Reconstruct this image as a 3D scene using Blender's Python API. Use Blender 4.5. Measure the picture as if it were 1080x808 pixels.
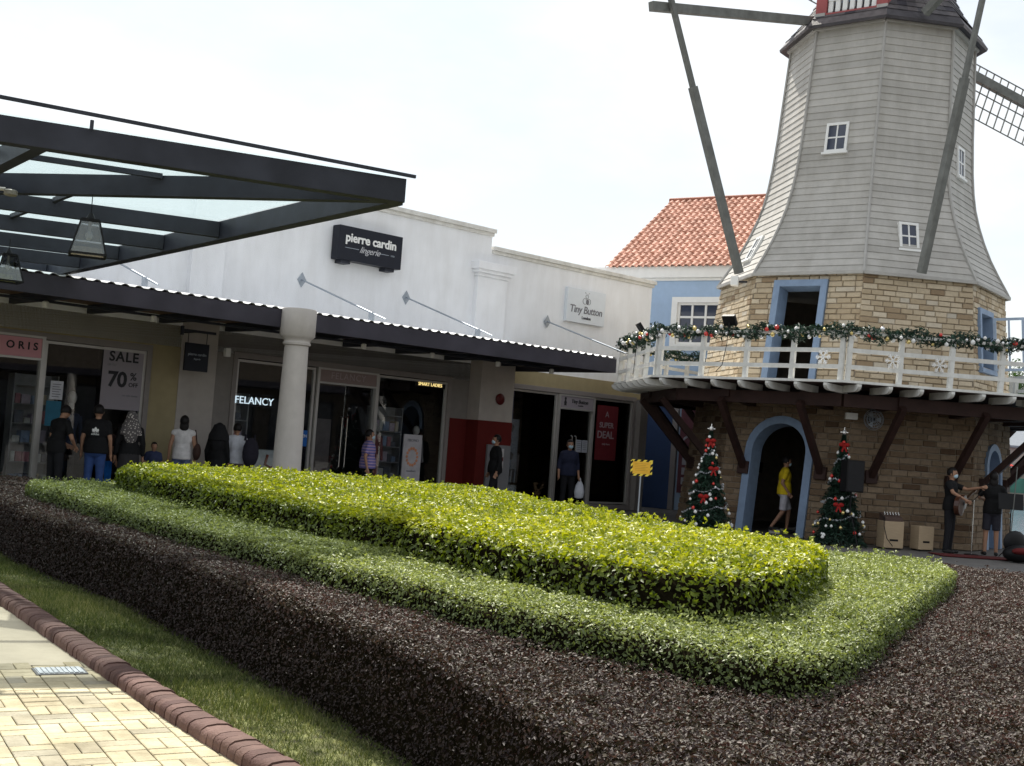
import bpy, bmesh, math, random
import numpy as np
from mathutils import Vector, Matrix
R = math.radians
random.seed(7); rng = np.random.default_rng(11)
S = bpy.context.scene
for o in list(bpy.data.objects): bpy.data.objects.remove(o)
# ---------------------------------------------------------------- camera
PITCH, ROLL, EYE = R(2.73), R(4.23), 1.6
cam = bpy.data.cameras.new('camera'); camo = bpy.data.objects.new('camera', cam); S.collection.objects.link(camo)
f_ = Vector((0, math.cos(PITCH), math.sin(PITCH))); u_ = Vector((0, -math.sin(PITCH), math.cos(PITCH))); x_ = Vector((1, 0, 0))
cr, sr = math.cos(ROLL), math.sin(ROLL)
rt = x_*cr + u_*sr; up = u_*cr - x_*sr
camo.matrix_world = Matrix(((rt.x, up.x, -f_.x, 0), (rt.y, up.y, -f_.y, 0), (rt.z, up.z, -f_.z, EYE), (0, 0, 0, 1)))
cam.sensor_width = 36; cam.lens = 36*1300/1080; cam.clip_start = .05; cam.clip_end = 3000
S.camera = camo
# ---------------------------------------------------------------- light
SUN_EL, SUN_AZ = R(51), R(106)          # azimuth measured from +X towards +Y
sd = Vector((math.cos(SUN_AZ)*math.cos(SUN_EL), math.sin(SUN_AZ)*math.cos(SUN_EL), math.sin(SUN_EL)))
sl = bpy.data.lights.new('sun', 'SUN'); sl.energy = 5.0; sl.angle = R(.53); sl.color = (1, .95, .86)
so = bpy.data.objects.new('sun', sl); S.collection.objects.link(so); so.rotation_euler = sd.to_track_quat('Z', 'Y').to_euler()
W = bpy.data.worlds.new('World'); S.world = W; W.use_nodes = True
nt = W.node_tree; nt.nodes.clear()
wo = nt.nodes.new('ShaderNodeOutputWorld'); bg = nt.nodes.new('ShaderNodeBackground'); bg.inputs[1].default_value = .085
sk = nt.nodes.new('ShaderNodeTexSky'); sk.sky_type = 'NISHITA'; sk.sun_disc = False
sk.sun_elevation = SUN_EL; sk.sun_rotation = R(90)-SUN_AZ; sk.air_density = 1.2; sk.dust_density = 1.2
tc = nt.nodes.new('ShaderNodeTexCoord'); mp = nt.nodes.new('ShaderNodeMapping'); mp.inputs['Scale'].default_value = (1, 1, 2.2)
mp.inputs['Location'].default_value = (.35, .2, .1)
nz = nt.nodes.new('ShaderNodeTexNoise'); nz.inputs['Scale'].default_value = 2.6; nz.inputs['Detail'].default_value = 9; nz.inputs['Roughness'].default_value = .55
rp = nt.nodes.new('ShaderNodeValToRGB'); rp.color_ramp.elements[0].position = .40; rp.color_ramp.elements[1].position = .62
rp.color_ramp.elements[0].color = (.50, .50, .50, 1); rp.color_ramp.elements[1].color = (.88, .88, .88, 1)
mx = nt.nodes.new('ShaderNodeMixRGB'); mx.inputs[2].default_value = (8.9, 9.05, 9.1, 1)
L = nt.links.new
L(tc.outputs['Generated'], mp.inputs[0]); L(mp.outputs[0], nz.inputs[0]); L(nz.outputs[0], rp.inputs[0]); L(rp.outputs[0], mx.inputs[0])
L(sk.outputs[0], mx.inputs[1]); L(mx.outputs[0], bg.inputs[0]); L(bg.outputs[0], wo.inputs[0])
S.view_settings.view_transform = 'Standard'; S.view_settings.look = 'None'; S.view_settings.gamma = 1
S.view_settings.exposure = 0.60
# ---------------------------------------------------------------- helpers
COL = S.collection
def tag(o, label=None, cat=None, group=None, kind=None):
    if label: o['label'] = label
    if cat: o['category'] = cat
    if group: o['group'] = group
    if kind: o['kind'] = kind
    return o
def empty(name, loc=(0, 0, 0), rz=0, label=None, cat=None, group=None):
    o = bpy.data.objects.new(name, None); COL.objects.link(o); o.location = loc; o.rotation_euler = (0, 0, rz)
    o.empty_display_size = .2
    return tag(o, label, cat, group)
def copy_tree(o, parent=None):
    c = o.copy(); COL.objects.link(c); c.parent = parent
    for ch in list(o.children): copy_tree(ch, c)
    return c
class MB:
    def __init__(s): s.v = []; s.f = []; s.t = []; s.m = []
    def add(s, vs, fs, t=.5, m=0):
        b = len(s.v); s.v += [tuple(v) for v in vs]
        for f in fs: s.f.append([b+i for i in f]); s.t.append(t); s.m.append(m)
        return s
    def box(s, a, b, t=.5, m=0):
        x0, y0, z0 = a; x1, y1, z1 = b
        return s.add([(x0,y0,z0),(x1,y0,z0),(x1,y1,z0),(x0,y1,z0),(x0,y0,z1),(x1,y0,z1),(x1,y1,z1),(x0,y1,z1)],
              [(0,3,2,1),(4,5,6,7),(0,1,5,4),(1,2,6,5),(2,3,7,6),(3,0,4,7)], t, m)
    def beam(s, p, q, w, h, upv=(0,0,1), t=.5, m=0):
        p = Vector(p); q = Vector(q); d = (q-p).normalized(); u = Vector(upv)
        sx = d.cross(u)
        if sx.length < 1e-4: sx = d.cross(Vector((1,0,0)))
        sx.normalize(); uu = sx.cross(d)
        vs = [p+sx*a*w/2+uu*b*h/2 for a, b in ((-1,-1),(1,-1),(1,1),(-1,1))]+[q+sx*a*w/2+uu*b*h/2 for a, b in ((-1,-1),(1,-1),(1,1),(-1,1))]
        return s.add(vs, [(0,1,2,3),(7,6,5,4),(0,4,5,1),(1,5,6,2),(2,6,7,3),(3,7,4,0)], t, m)
    def tube(s, pts, r, n=8, m=0, t=.5, cap=True):
        pts = [Vector(p) for p in pts]; rs = r if isinstance(r, (list, tuple)) else [r]*len(pts)
        b = len(s.v); last = None
        for i, p in enumerate(pts):
            d = (pts[min(i+1, len(pts)-1)]-pts[max(i-1, 0)]).normalized()
            a = d.cross(Vector((0,0,1)) if abs(d.z) < .95 else Vector((1,0,0))).normalized()
            if last is not None and a.dot(last) < 0: a = -a
            last = a; c = d.cross(a)
            for k in range(n):
                an = 2*math.pi*k/n; s.v.append(tuple(p+(a*math.cos(an)+c*math.sin(an))*rs[i]))
        for i in range(len(pts)-1):
            for k in range(n):
                s.f.append([b+i*n+k, b+i*n+(k+1)%n, b+(i+1)*n+(k+1)%n, b+(i+1)*n+k]); s.t.append(t); s.m.append(m)
        if cap:
            s.f.append([b+k for k in range(n)][::-1]); s.t.append(t); s.m.append(m)
            s.f.append([b+(len(pts)-1)*n+k for k in range(n)]); s.t.append(t); s.m.append(m)
        return s
    def lathe(s, prof, c=(0,0,0), n=20, m=0, t=.5, sq=(1,1)):
        b = len(s.v)
        for r, z in prof:
            for k in range(n):
                a = 2*math.pi*k/n; s.v.append((c[0]+r*math.cos(a)*sq[0], c[1]+r*math.sin(a)*sq[1], c[2]+z))
        for i in range(len(prof)-1):
            for k in range(n):
                s.f.append([b+i*n+k, b+i*n+(k+1)%n, b+(i+1)*n+(k+1)%n, b+(i+1)*n+k]); s.t.append(t); s.m.append(m)
        s.f.append([b+k for k in range(n)][::-1]); s.t.append(t); s.m.append(m)
        s.f.append([b+(len(prof)-1)*n+k for k in range(n)]); s.t.append(t); s.m.append(m)
        return s
    def ball(s, c, r, n=10, sc=(1,1,1), m=0, t=.5):
        k = n//2+1
        prof = [(max(1e-4, math.sin(math.pi*i/k)), -math.cos(math.pi*i/k)) for i in range(k+1)]
        b = len(s.v); s.lathe(prof, (0,0,0), n, m, t)
        for i in range(b, len(s.v)):
            x, y, z = s.v[i]; s.v[i] = (c[0]+x*r*sc[0], c[1]+y*r*sc[1], c[2]+z*r*sc[2])
        return s
    def prism(s, poly, o, ex, ey, ez, d, t=.5, m=0):
        o, ex, ey, ez = map(Vector, (o, ex, ey, ez)); n = len(poly)
        vs = [o+ex*x+ey*y for x, y in poly]+[o+ex*x+ey*y+ez*d for x, y in poly]
        return s.add(vs, [list(range(n))[::-1], list(range(n, 2*n))]+[(i, (i+1)%n, n+(i+1)%n, n+i) for i in range(n)], t, m)
    def build(s, name, mats, parent=None, smooth=False, bevel=0, **kw):
        me = bpy.data.meshes.new(name); me.from_pydata(s.v, [], s.f)
        if not isinstance(mats, (list, tuple)): mats = [mats]
        for mm in mats: me.materials.append(mm)
        me.attributes.new('tint', 'FLOAT', 'FACE').data.foreach_set('value', s.t)
        me.polygons.foreach_set('material_index', s.m)
        if smooth: me.polygons.foreach_set('use_smooth', [True]*len(me.polygons))
        bm = bmesh.new(); bm.from_mesh(me); bmesh.ops.recalc_face_normals(bm, faces=bm.faces)
        if bevel: bmesh.ops.bevel(bm, geom=[e for e in bm.edges if e.calc_face_angle(0) > .6], offset=bevel, segments=2, affect='EDGES', profile=.6)
        bm.to_mesh(me); bm.free()
        if smooth:
            try: me.set_sharp_from_angle(angle=R(50))
            except Exception: pass
        o = bpy.data.objects.new(name, me); COL.objects.link(o); o.parent = parent
        return tag(o, **kw)
def nmat(name):
    m = bpy.data.materials.new(name); m.use_nodes = True
    return m, m.node_tree, m.node_tree.nodes['Principled BSDF']
def mat(name, col, rough=.6, metal=0, var=.12, nscale=6, bump=0, bscale=40, col2=None, tint=None, spec=.22, dirt=0, stretch=None, emit=0, coat=0):
    m, t, b = nmat(name); N = t.nodes.new; K = t.links.new
    b.inputs['Roughness'].default_value = rough; b.inputs['Metallic'].default_value = metal
    b.inputs['Specular IOR Level'].default_value = spec
    if coat: b.inputs['Coat Weight'].default_value = coat
    c = N('ShaderNodeTexCoord'); mpn = N('ShaderNodeMapping'); K(c.outputs['Object'], mpn.inputs[0])
    if stretch: mpn.inputs['Scale'].default_value = stretch
    n = N('ShaderNodeTexNoise'); n.inputs['Scale'].default_value = nscale; n.inputs['Detail'].default_value = 6; K(mpn.outputs[0], n.inputs[0])
    r = N('ShaderNodeValToRGB'); r.color_ramp.elements[0].position = .32; r.color_ramp.elements[1].position = .68
    c2 = col2 or col
    r.color_ramp.elements[0].color = tuple(x*(1-var) for x in c2)+(1,); r.color_ramp.elements[1].color = tuple(min(1, x*(1+var)) for x in col)+(1,)
    K(n.outputs[0], r.inputs[0]); out = r.outputs[0]
    if tint:                                   # per-face colour (bricks, leaves)
        a = N('ShaderNodeAttribute'); a.attribute_name = 'tint'
        rr = N('ShaderNodeValToRGB'); e = rr.color_ramp.elements
        while len(e) < len(tint): e.new(.5)
        for i, cc in enumerate(tint): e[i].position = i/(len(tint)-1); e[i].color = tuple(cc)+(1,)
        K(a.outputs['Fac'], rr.inputs[0])
        mm = N('ShaderNodeMixRGB'); mm.blend_type = 'MULTIPLY'; mm.inputs[0].default_value = 1; K(out, mm.inputs[1]); K(rr.outputs[0], mm.inputs[2]); out = mm.outputs[0]
    if dirt:
        n2 = N('ShaderNodeTexNoise'); n2.inputs['Scale'].default_value = 1.1; n2.inputs['Detail'].default_value = 8; n2.inputs['Roughness'].default_value = .65
        mp2 = N('ShaderNodeMapping'); mp2.inputs['Scale'].default_value = (2.2, 2.2, .5); K(c.outputs['Object'], mp2.inputs[0]); K(mp2.outputs[0], n2.inputs[0])
        r2 = N('ShaderNodeValToRGB'); r2.color_ramp.elements[0].position = .35; r2.color_ramp.elements[1].position = .6
        r2.color_ramp.elements[0].color = (1-dirt, 1-dirt*1.05, 1-dirt*1.15, 1); r2.color_ramp.elements[1].color = (1,1,1,1); K(n2.outputs[0], r2.inputs[0])
        mm = N('ShaderNodeMixRGB'); mm.blend_type = 'MULTIPLY'; mm.inputs[0].default_value = 1; K(out, mm.inputs[1]); K(r2.outputs[0], mm.inputs[2]); out = mm.outputs[0]
    K(out, b.inputs['Base Color'])
    if bump:
        n3 = N('ShaderNodeTexNoise'); n3.inputs['Scale'].default_value = bscale; n3.inputs['Detail'].default_value = 5; K(mpn.outputs[0], n3.inputs[0])
        bp = N('ShaderNodeBump'); bp.inputs['Strength'].default_value = bump; bp.inputs['Distance'].default_value = .02; K(n3.outputs[0], bp.inputs['Height']); K(bp.outputs[0], b.inputs['Normal'])
    if emit: K(out, b.inputs['Emission Color']); b.inputs['Emission Strength'].default_value = emit
    return m
def leafmat(name, ramp, rough=.4, trans=.35, tcol=(.5,.8,.1), spec=.5):
    m, t, b = nmat(name); N = t.nodes.new; K = t.links.new
    a = N('ShaderNodeAttribute'); a.attribute_name = 'tint'; rr = N('ShaderNodeValToRGB'); e = rr.color_ramp.elements
    while len(e) < len(ramp): e.new(.5)
    for i, cc in enumerate(ramp): e[i].position = i/(len(ramp)-1); e[i].color = tuple(cc)+(1,)
    K(a.outputs['Fac'], rr.inputs[0]); K(rr.outputs[0], b.inputs['Base Color']); b.inputs['Roughness'].default_value = rough
    b.inputs['Specular IOR Level'].default_value = spec
    tr = N('ShaderNodeBsdfTranslucent'); mm = N('ShaderNodeMixRGB'); mm.blend_type = 'MULTIPLY'; mm.inputs[0].default_value = 1
    mm.inputs[2].default_value = tcol+(1,); K(rr.outputs[0], mm.inputs[1]); K(mm.outputs[0], tr.inputs[0])
    ms = N('ShaderNodeMixShader'); ms.inputs[0].default_value = trans; K(b.outputs[0], ms.inputs[1]); K(tr.outputs[0], ms.inputs[2])
    K(ms.outputs[0], t.nodes['Material Output'].inputs[0]); return m
def glassmat(name, tintc=(.55,.62,.62), refl=1.45, alpha=.35, rough=.0):
    m, t, b = nmat(name); N = t.nodes.new; K = t.links.new
    tr = N('ShaderNodeBsdfTransparent'); tr.inputs[0].default_value = tintc+(1,)
    gl = N('ShaderNodeBsdfGlossy'); gl.inputs['Roughness'].default_value = rough; gl.inputs[0].default_value = (1,1,1,1)
    fr = N('ShaderNodeFresnel'); fr.inputs[0].default_value = refl
    ms = N('ShaderNodeMixShader'); K(fr.outputs[0], ms.inputs[0]); K(tr.outputs[0], ms.inputs[1]); K(gl.outputs[0], ms.inputs[2])
    K(ms.outputs[0], t.nodes['Material Output'].inputs[0]); return m
def text(body, size, m, parent, loc, rot=(R(90),0,0), ext=.004, align='CENTER', name='lettering', shear=0, wid=1.0, offset=0, **kw):
    cu = bpy.data.curves.new(name, 'FONT'); cu.body = body; cu.size = size; cu.extrude = ext; cu.align_x = align; cu.shear = shear
    cu.resolution_u = 3; cu.offset = offset; cu.space_character = wid
    tmp = bpy.data.objects.new(name, cu); COL.objects.link(tmp)
    dg = bpy.context.evaluated_depsgraph_get(); me = bpy.data.meshes.new_from_object(tmp.evaluated_get(dg))
    bpy.data.objects.remove(tmp); me.materials.clear(); me.materials.append(m)
    o = bpy.data.objects.new(name, me); COL.objects.link(o); o.parent = parent; o.location = loc; o.rotation_euler = rot
    return tag(o, **kw)
# ---------------------------------------------------------------- materials
M = {}
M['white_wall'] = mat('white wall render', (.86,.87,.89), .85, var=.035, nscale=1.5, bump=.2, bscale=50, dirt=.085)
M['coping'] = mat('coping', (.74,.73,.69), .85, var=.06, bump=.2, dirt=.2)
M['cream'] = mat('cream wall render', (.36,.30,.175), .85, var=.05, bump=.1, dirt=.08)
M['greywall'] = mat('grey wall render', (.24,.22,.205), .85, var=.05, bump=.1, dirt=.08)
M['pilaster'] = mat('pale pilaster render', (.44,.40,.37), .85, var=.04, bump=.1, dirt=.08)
M['red'] = mat('red dado paint', (.12,.013,.011), .6, var=.06, dirt=.1)
M['trim'] = mat('shopfront trim', (.24,.215,.205), .5, var=.04)
M['alu'] = mat('aluminium frame', (.48,.46,.44), .35, metal=.4, var=.04)
M['darksteel'] = mat('dark painted steel', (.030,.033,.045), .5, var=.25, nscale=3, bump=.05)
M['fascia'] = mat('charcoal fascia', (.045,.042,.055), .55, var=.2, nscale=2)
M['corr'] = mat('white corrugated sheet', (.72,.73,.74), .45, var=.06, dirt=.12)
M['soffit'] = mat('brown soffit', (.20,.13,.085), .7, var=.1, nscale=3)
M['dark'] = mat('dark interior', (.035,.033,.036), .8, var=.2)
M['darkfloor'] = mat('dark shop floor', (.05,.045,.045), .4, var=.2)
M['glass'] = glassmat('shop glass', (.86,.88,.88))
def dustyglass():
    m, t, b = nmat('dusty pergola glass'); N = t.nodes.new; K = t.links.new
    tr = N('ShaderNodeBsdfTransparent'); tr.inputs[0].default_value = (.93,.97,.98,1); tl = N('ShaderNodeBsdfTranslucent'); tl.inputs[0].default_value = (.50,.58,.60,1)
    n = N('ShaderNodeTexNoise'); n.inputs['Scale'].default_value = 1.5; n.inputs['Detail'].default_value = 6; r = N('ShaderNodeMapRange'); r.inputs['To Min'].default_value = .16; r.inputs['To Max'].default_value = .42; K(n.outputs[0], r.inputs[0])
    ms = N('ShaderNodeMixShader'); K(r.outputs[0], ms.inputs[0]); K(tr.outputs[0], ms.inputs[1]); K(tl.outputs[0], ms.inputs[2]); gl = N('ShaderNodeBsdfGlossy'); gl.inputs['Roughness'].default_value = .15
    m2 = N('ShaderNodeMixShader'); m2.inputs[0].default_value = .06; K(ms.outputs[0], m2.inputs[1]); K(gl.outputs[0], m2.inputs[2]); K(m2.outputs[0], t.nodes['Material Output'].inputs[0]); return m
M['roofglass'] = dustyglass()
M['column'] = mat('column render', (.50,.47,.44), .8, var=.04, bump=.1, dirt=.1)
M['signblack'] = mat('black sign face', (.014,.016,.025), .45, var=.1)
M['white'] = mat('white paint', (.80,.80,.78), .5, var=.03)
M['whitewood'] = mat('white painted timber', (.70,.70,.67), .6, var=.07, nscale=9, bump=.15, dirt=.14)
M['black'] = mat('black', (.008,.008,.009), .55, var=.1)
M['ink'] = mat('dark ink', (.03,.03,.035), .6, var=.02)
M['greyink'] = mat('grey ink', (.20,.20,.22), .6, var=.02)
M['poster'] = mat('pale poster', (.30,.27,.30), .6, var=.02)
M['pink'] = mat('pink sign', (.62,.30,.34), .5, var=.02)
M['mauve'] = mat('mauve sign', (.28,.21,.20), .5, var=.03)
M['neon'] = mat('white neon tube', (.65,.80,.9), .4, var=0, emit=.55)
M['ledy'] = mat('yellow led letters', (.9,.70,.28), .4, var=0, emit=.7)
M['steelgrey'] = mat('grey steel', (.36,.40,.45), .4, metal=.5, var=.08)
M['stain'] = mat('stainless handle', (.7,.7,.7), .2, metal=1, var=.02)
M['blue_wall'] = mat('blue wall render', (.36,.48,.65), .8, var=.04, bump=.1, dirt=.05)
M['blue_frame'] = mat('blue painted timber', (.22,.30,.43), .55, var=.08, dirt=.1)
M['blue_dark'] = mat('deep blue panel', (.03,.055,.13), .6, var=.05)
M['tile'] = mat('terracotta tile', (.64,.38,.29), .6, var=.16, nscale=5, col2=(.52,.25,.17), tint=[(.8,.78,.76),(1.0,1.0,1.0),(1.15,1.2,1.22)], dirt=.1)
M['mortar'] = mat('mortar', (.21,.175,.135), .95, var=.15, bump=.4, bscale=30)
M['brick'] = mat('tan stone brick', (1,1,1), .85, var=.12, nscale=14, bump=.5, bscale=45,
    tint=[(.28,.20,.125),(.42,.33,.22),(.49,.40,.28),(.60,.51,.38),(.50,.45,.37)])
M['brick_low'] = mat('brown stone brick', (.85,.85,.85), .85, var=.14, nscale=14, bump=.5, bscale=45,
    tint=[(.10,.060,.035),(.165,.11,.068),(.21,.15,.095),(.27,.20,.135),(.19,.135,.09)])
M['board'] = mat('grey clapboard', (.46,.445,.415), .7, var=.05, nscale=4, bump=.15, bscale=30, tint=[(.90,.90,.90),(1,1,1),(1.07,1.07,1.07)], dirt=.16)
M['boardtrim'] = mat('grey board trim', (.42,.41,.39), .7, var=.05, dirt=.1)
M['slate'] = mat('dark shingle', (.075,.07,.075), .6, var=.2, tint=[(.5,.5,.6),(1,1,1),(1.7,1.6,1.5)], bump=.3)
M['maroon'] = mat('maroon timber', (.036,.018,.015), .6, var=.2, nscale=5, bump=.1)
M['sailwood'] = mat('weathered grey timber', (.17,.175,.165), .65, var=.15, nscale=5, bump=.2, dirt=.2)
M['redpaint'] = mat('dull red paint', (.36,.10,.10), .6, var=.08, dirt=.1)
M['skin'] = mat('skin', (.36,.20,.13), .55, var=.06)
M['hair'] = mat('black hair', (.012,.010,.010), .5, var=.3, nscale=40)
M['mask'] = mat('pale surgical mask', (.45,.62,.72), .8, var=.02)
M['pine'] = leafmat('pine needles', [(.006,.02,.012),(.012,.04,.022),(.02,.07,.04)], .6, .1)
M['gold'] = mat('gold bauble', (.75,.60,.25), .2, metal=.7, var=.02)
M['silver'] = mat('silver bauble', (.75,.75,.75), .2, metal=.6, var=.02)
M['redball'] = mat('red bauble', (.60,.03,.02), .25, var=.02, spec=.8)
M['tinsel'] = leafmat('silver tinsel', [(.35,.38,.42),(.6,.63,.68),(.75,.78,.8)], .3, .1, (1,1,1))
M['bow'] = mat('red bow cloth', (.28,.012,.01), .7, var=.1)
M['birch'] = mat('plywood', (.42,.32,.21), .6, var=.06, stretch=(1,1,6))
M['yellow'] = mat('yellow sign', (.80,.46,.05), .6, var=.06)
M['yellow2'] = mat('hazard yellow', (.85,.66,.08), .6, var=.03)
M['kerb'] = mat('maroon kerb brick', (1,1,1), .8, var=.12, nscale=20, bump=.4, bscale=60, tint=[(.10,.052,.045),(.15,.085,.072),(.20,.12,.10)], dirt=.3)
M['leaf_y'] = leafmat('yellow green leaves', [(.035,.06,.006),(.16,.21,.01),(.40,.43,.018),(.64,.62,.06)], .5, .34, (1.0,1.0,.35), .5)
M['leaf_g'] = leafmat('light green leaves', [(.05,.075,.02),(.15,.19,.06),(.32,.37,.12),(.50,.56,.22)], .52, .28, (1,1,.5), .45)
M['leaf_d'] = leafmat('purple brown leaves', [(.014,.008,.009),(.030,.020,.018),(.060,.043,.039),(.072,.062,.038),(.135,.108,.094),(.10,.034,.032)], .55, .16, (1.3,.8,.75), .22)
M['grass'] = leafmat('grass blades', [(.03,.05,.015),(.09,.12,.035),(.18,.20,.075),(.42,.38,.21)], .6, .25, (1,1,.5), .2)
M['twig'] = mat('hedge core', (.012,.010,.006), 1, spec=0, var=.4, nscale=20, bump=1, bscale=25)
# ---------------------------------------------------------------- ground
def ground_mat():
    m, t, b = nmat('plaza paving'); N = t.nodes.new; K = t.links.new
    c = N('ShaderNodeTexCoord'); mpn = N('ShaderNodeMapping'); mpn.inputs['Rotation'].default_value = (0,0,R(43)); K(c.outputs['Object'], mpn.inputs[0])
    br = N('ShaderNodeTexBrick'); br.inputs['Scale'].default_value = 1; br.inputs['Brick Width'].default_value = .3; br.inputs['Row Height'].default_value = .3
    br.inputs['Mortar Size'].default_value = .006; br.inputs['Color1'].default_value = (.13,.12,.11,1); br.inputs['Color2'].default_value = (.10,.095,.09,1); br.inputs['Mortar'].default_value = (.05,.045,.04,1)
    K(mpn.outputs[0], br.inputs[0]); K(br.outputs[0], b.inputs['Base Color']); b.inputs['Roughness'].default_value = .8; return m
def sheet(name, pts, z, m, kind='structure', side=0, **kw):
    mb = MB()
    if side: mb.prism(pts, (0,0,z), (1,0,0), (0,1,0), (0,0,-1), side)
    else: mb.add([(x,y,z) for x,y in pts], [list(range(len(pts)))])
    return mb.build(name, m, kind=kind, **kw)
sheet('plaza_ground', [(-400,-300),(400,-300),(400,24.5),(60,24.5),(14.2,25.5),(12.9,27.6),(12.9,36),(10,40),(9,60),(-20,140),(-400,600)], -.012, ground_mat(), side=1.2)
M['water'] = mat('harbour water', (.10,.17,.22), .12, var=.1, nscale=.3, bump=.9, bscale=2.2, spec=.6)
sheet('water', [(-40,-350),(900,-350),(900,2500),(-900,2500),(-500,300)], -.85, M['water'])
M['land'] = mat('far bank ground', (.22,.20,.17), .9, var=.2, nscale=.1)
sheet('far_bank', [(-60,118),(500,118),(900,2600),(-900,2600)], .3, M['land'], side=1.4)
# grass soil strip under the lawn and beds
CURB = [(-8.6,17.2),(-6.4,13.9),(-4.17,10.45),(-2.56,8.03),(-1.57,6.58),(-.78,5.5),(-.1,4.5),(.6,3.2),(1.0,2.2)]
M['soil'] = mat('lawn soil', (.15,.16,.06), .95, var=.4, nscale=9, col2=(.04,.035,.02))
sheet('lawn_soil', CURB+[(3,2.0),(6.5,4),(7.4,13.2),(4.8,14.9),(-7,18.2)], .012, M['soil'])
def inside(poly, P):
    x, y = P[:,0], P[:,1]; c = np.zeros(len(P), bool); q = np.array(poly); j = len(q)-1
    for i in range(len(q)):
        with np.errstate(divide='ignore', invalid='ignore'):
            k = ((q[i,1] > y) != (q[j,1] > y)) & (x < (q[j,0]-q[i,0])*(y-q[i,1])/(q[j,1]-q[i,1])+q[i,0])
        c ^= k; j = i
    return c
def resample(P, step):
    out = []; P = [Vector((p[0],p[1],0)) for p in P]; d = 0
    for a, b in zip(P[:-1], P[1:]):
        l = (b-a).length
        while d < l: out.append((a+(b-a)*(d/l), (b-a).normalized())); d += step
        d -= l
    return out
def smooth_line(P, n=8):
    out = []; P = [np.array(p, float) for p in P]
    for i in range(len(P)-1):
        p0 = P[max(i-1,0)]; p1 = P[i]; p2 = P[i+1]; p3 = P[min(i+2,len(P)-1)]
        for k in range(n):
            t = k/n; out.append(tuple(.5*((2*p1)+(-p0+p2)*t+(2*p0-5*p1+4*p2-p3)*t*t+(-p0+3*p1-3*p2+p3)*t**3)))
    out.append(tuple(P[-1])); return out
# cream brick path beside the kerb
def path_mat():
    m, t, b = nmat('cream pavers'); N = t.nodes.new; K = t.links.new
    c = N('ShaderNodeTexCoord'); mpn = N('ShaderNodeMapping'); mpn.inputs['Rotation'].default_value = (0,0,R(-5)); K(c.outputs['Object'], mpn.inputs[0])
    wn = N('ShaderNodeTexNoise'); wn.inputs['Scale'].default_value = 3; K(mpn.outputs[0], wn.inputs[0])
    ad = N('ShaderNodeVectorMath'); ad.operation = 'MULTIPLY_ADD'; K(wn.outputs['Color'], ad.inputs[0]); ad.inputs[1].default_value = (.02,.02,0); K(mpn.outputs[0], ad.inputs[2])
    br = N('ShaderNodeTexBrick'); br.offset = .5; br.inputs['Scale'].default_value = 1; br.inputs['Brick Width'].default_value = .215; br.inputs['Row Height'].default_value = .108
    br.inputs['Mortar Size'].default_value = .005; br.inputs['Mortar Smooth'].default_value = .3
    br.inputs['Color1'].default_value = (.50,.44,.26,1); br.inputs['Color2'].default_value = (.36,.32,.20,1); br.inputs['Mortar'].default_value = (.06,.05,.035,1)
    K(ad.outputs[0], br.inputs[0])
    n = N('ShaderNodeTexNoise'); n.inputs['Scale'].default_value = 2.4; n.inputs['Detail'].default_value = 9; n.inputs['Roughness'].default_value = .7; K(c.outputs['Object'], n.inputs[0])
    r = N('ShaderNodeValToRGB'); r.color_ramp.elements[0].position = .36; r.color_ramp.elements[0].color = (.62,.62,.64,1); r.color_ramp.elements[1].position = .56; r.color_ramp.elements[1].color = (1,1,1,1)
    K(n.outputs[0], r.inputs[0]); mm = N('ShaderNodeMixRGB'); mm.blend_type = 'MULTIPLY'; mm.inputs[0].default_value = 1; K(br.outputs[0], mm.inputs[1]); K(r.outputs[0], mm.inputs[2])
    n4 = N('ShaderNodeTexNoise'); n4.inputs['Scale'].default_value = 60; n4.inputs['Detail'].default_value = 6; K(c.outputs['Object'], n4.inputs[0])
    r4 = N('ShaderNodeValToRGB'); r4.color_ramp.elements[0].position = .35; r4.color_ramp.elements[0].color = (.72,.71,.68,1); r4.color_ramp.elements[1].position = .6; r4.color_ramp.elements[1].color = (1,1,1,1); K(n4.outputs[0], r4.inputs[0])
    m2 = N('ShaderNodeMixRGB'); m2.blend_type = 'MULTIPLY'; m2.inputs[0].default_value = 1; K(mm.outputs[0], m2.inputs[1]); K(r4.outputs[0], m2.inputs[2])
    K(m2.outputs[0], b.inputs['Base Color']); b.inputs['Roughness'].default_value = .8
    bp = N('ShaderNodeBump'); bp.inputs['Strength'].default_value = .8; bp.inputs['Distance'].default_value = .006; iv = N('ShaderNodeMath'); iv.operation = 'SUBTRACT'; iv.inputs[0].default_value = 1
    K(br.outputs['Fac'], iv.inputs[1]); K(iv.outputs[0], bp.inputs['Height']); K(bp.outputs[0], b.inputs['Normal'])
    return m
cin = [(x-.03, y-.02) for x, y in CURB]
sheet('path', cin+[(-6,-4),(-14,6),(-14,17.2)], -.010, path_mat())
M['paver'] = mat('cream paver', (1,1,1), .8, var=.10, nscale=45, bump=.35, bscale=90, dirt=.42, tint=[(.40,.37,.28),(.52,.46,.31),(.58,.51,.34),(.62,.55,.36)])
mb = MB(); ca, sa = math.cos(R(30)), math.sin(R(30)); path_poly = [(x-.0,y-.0) for x,y in smooth_line(CURB)]+[(-6,-4),(-14,6),(-14,17.2)]
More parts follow.
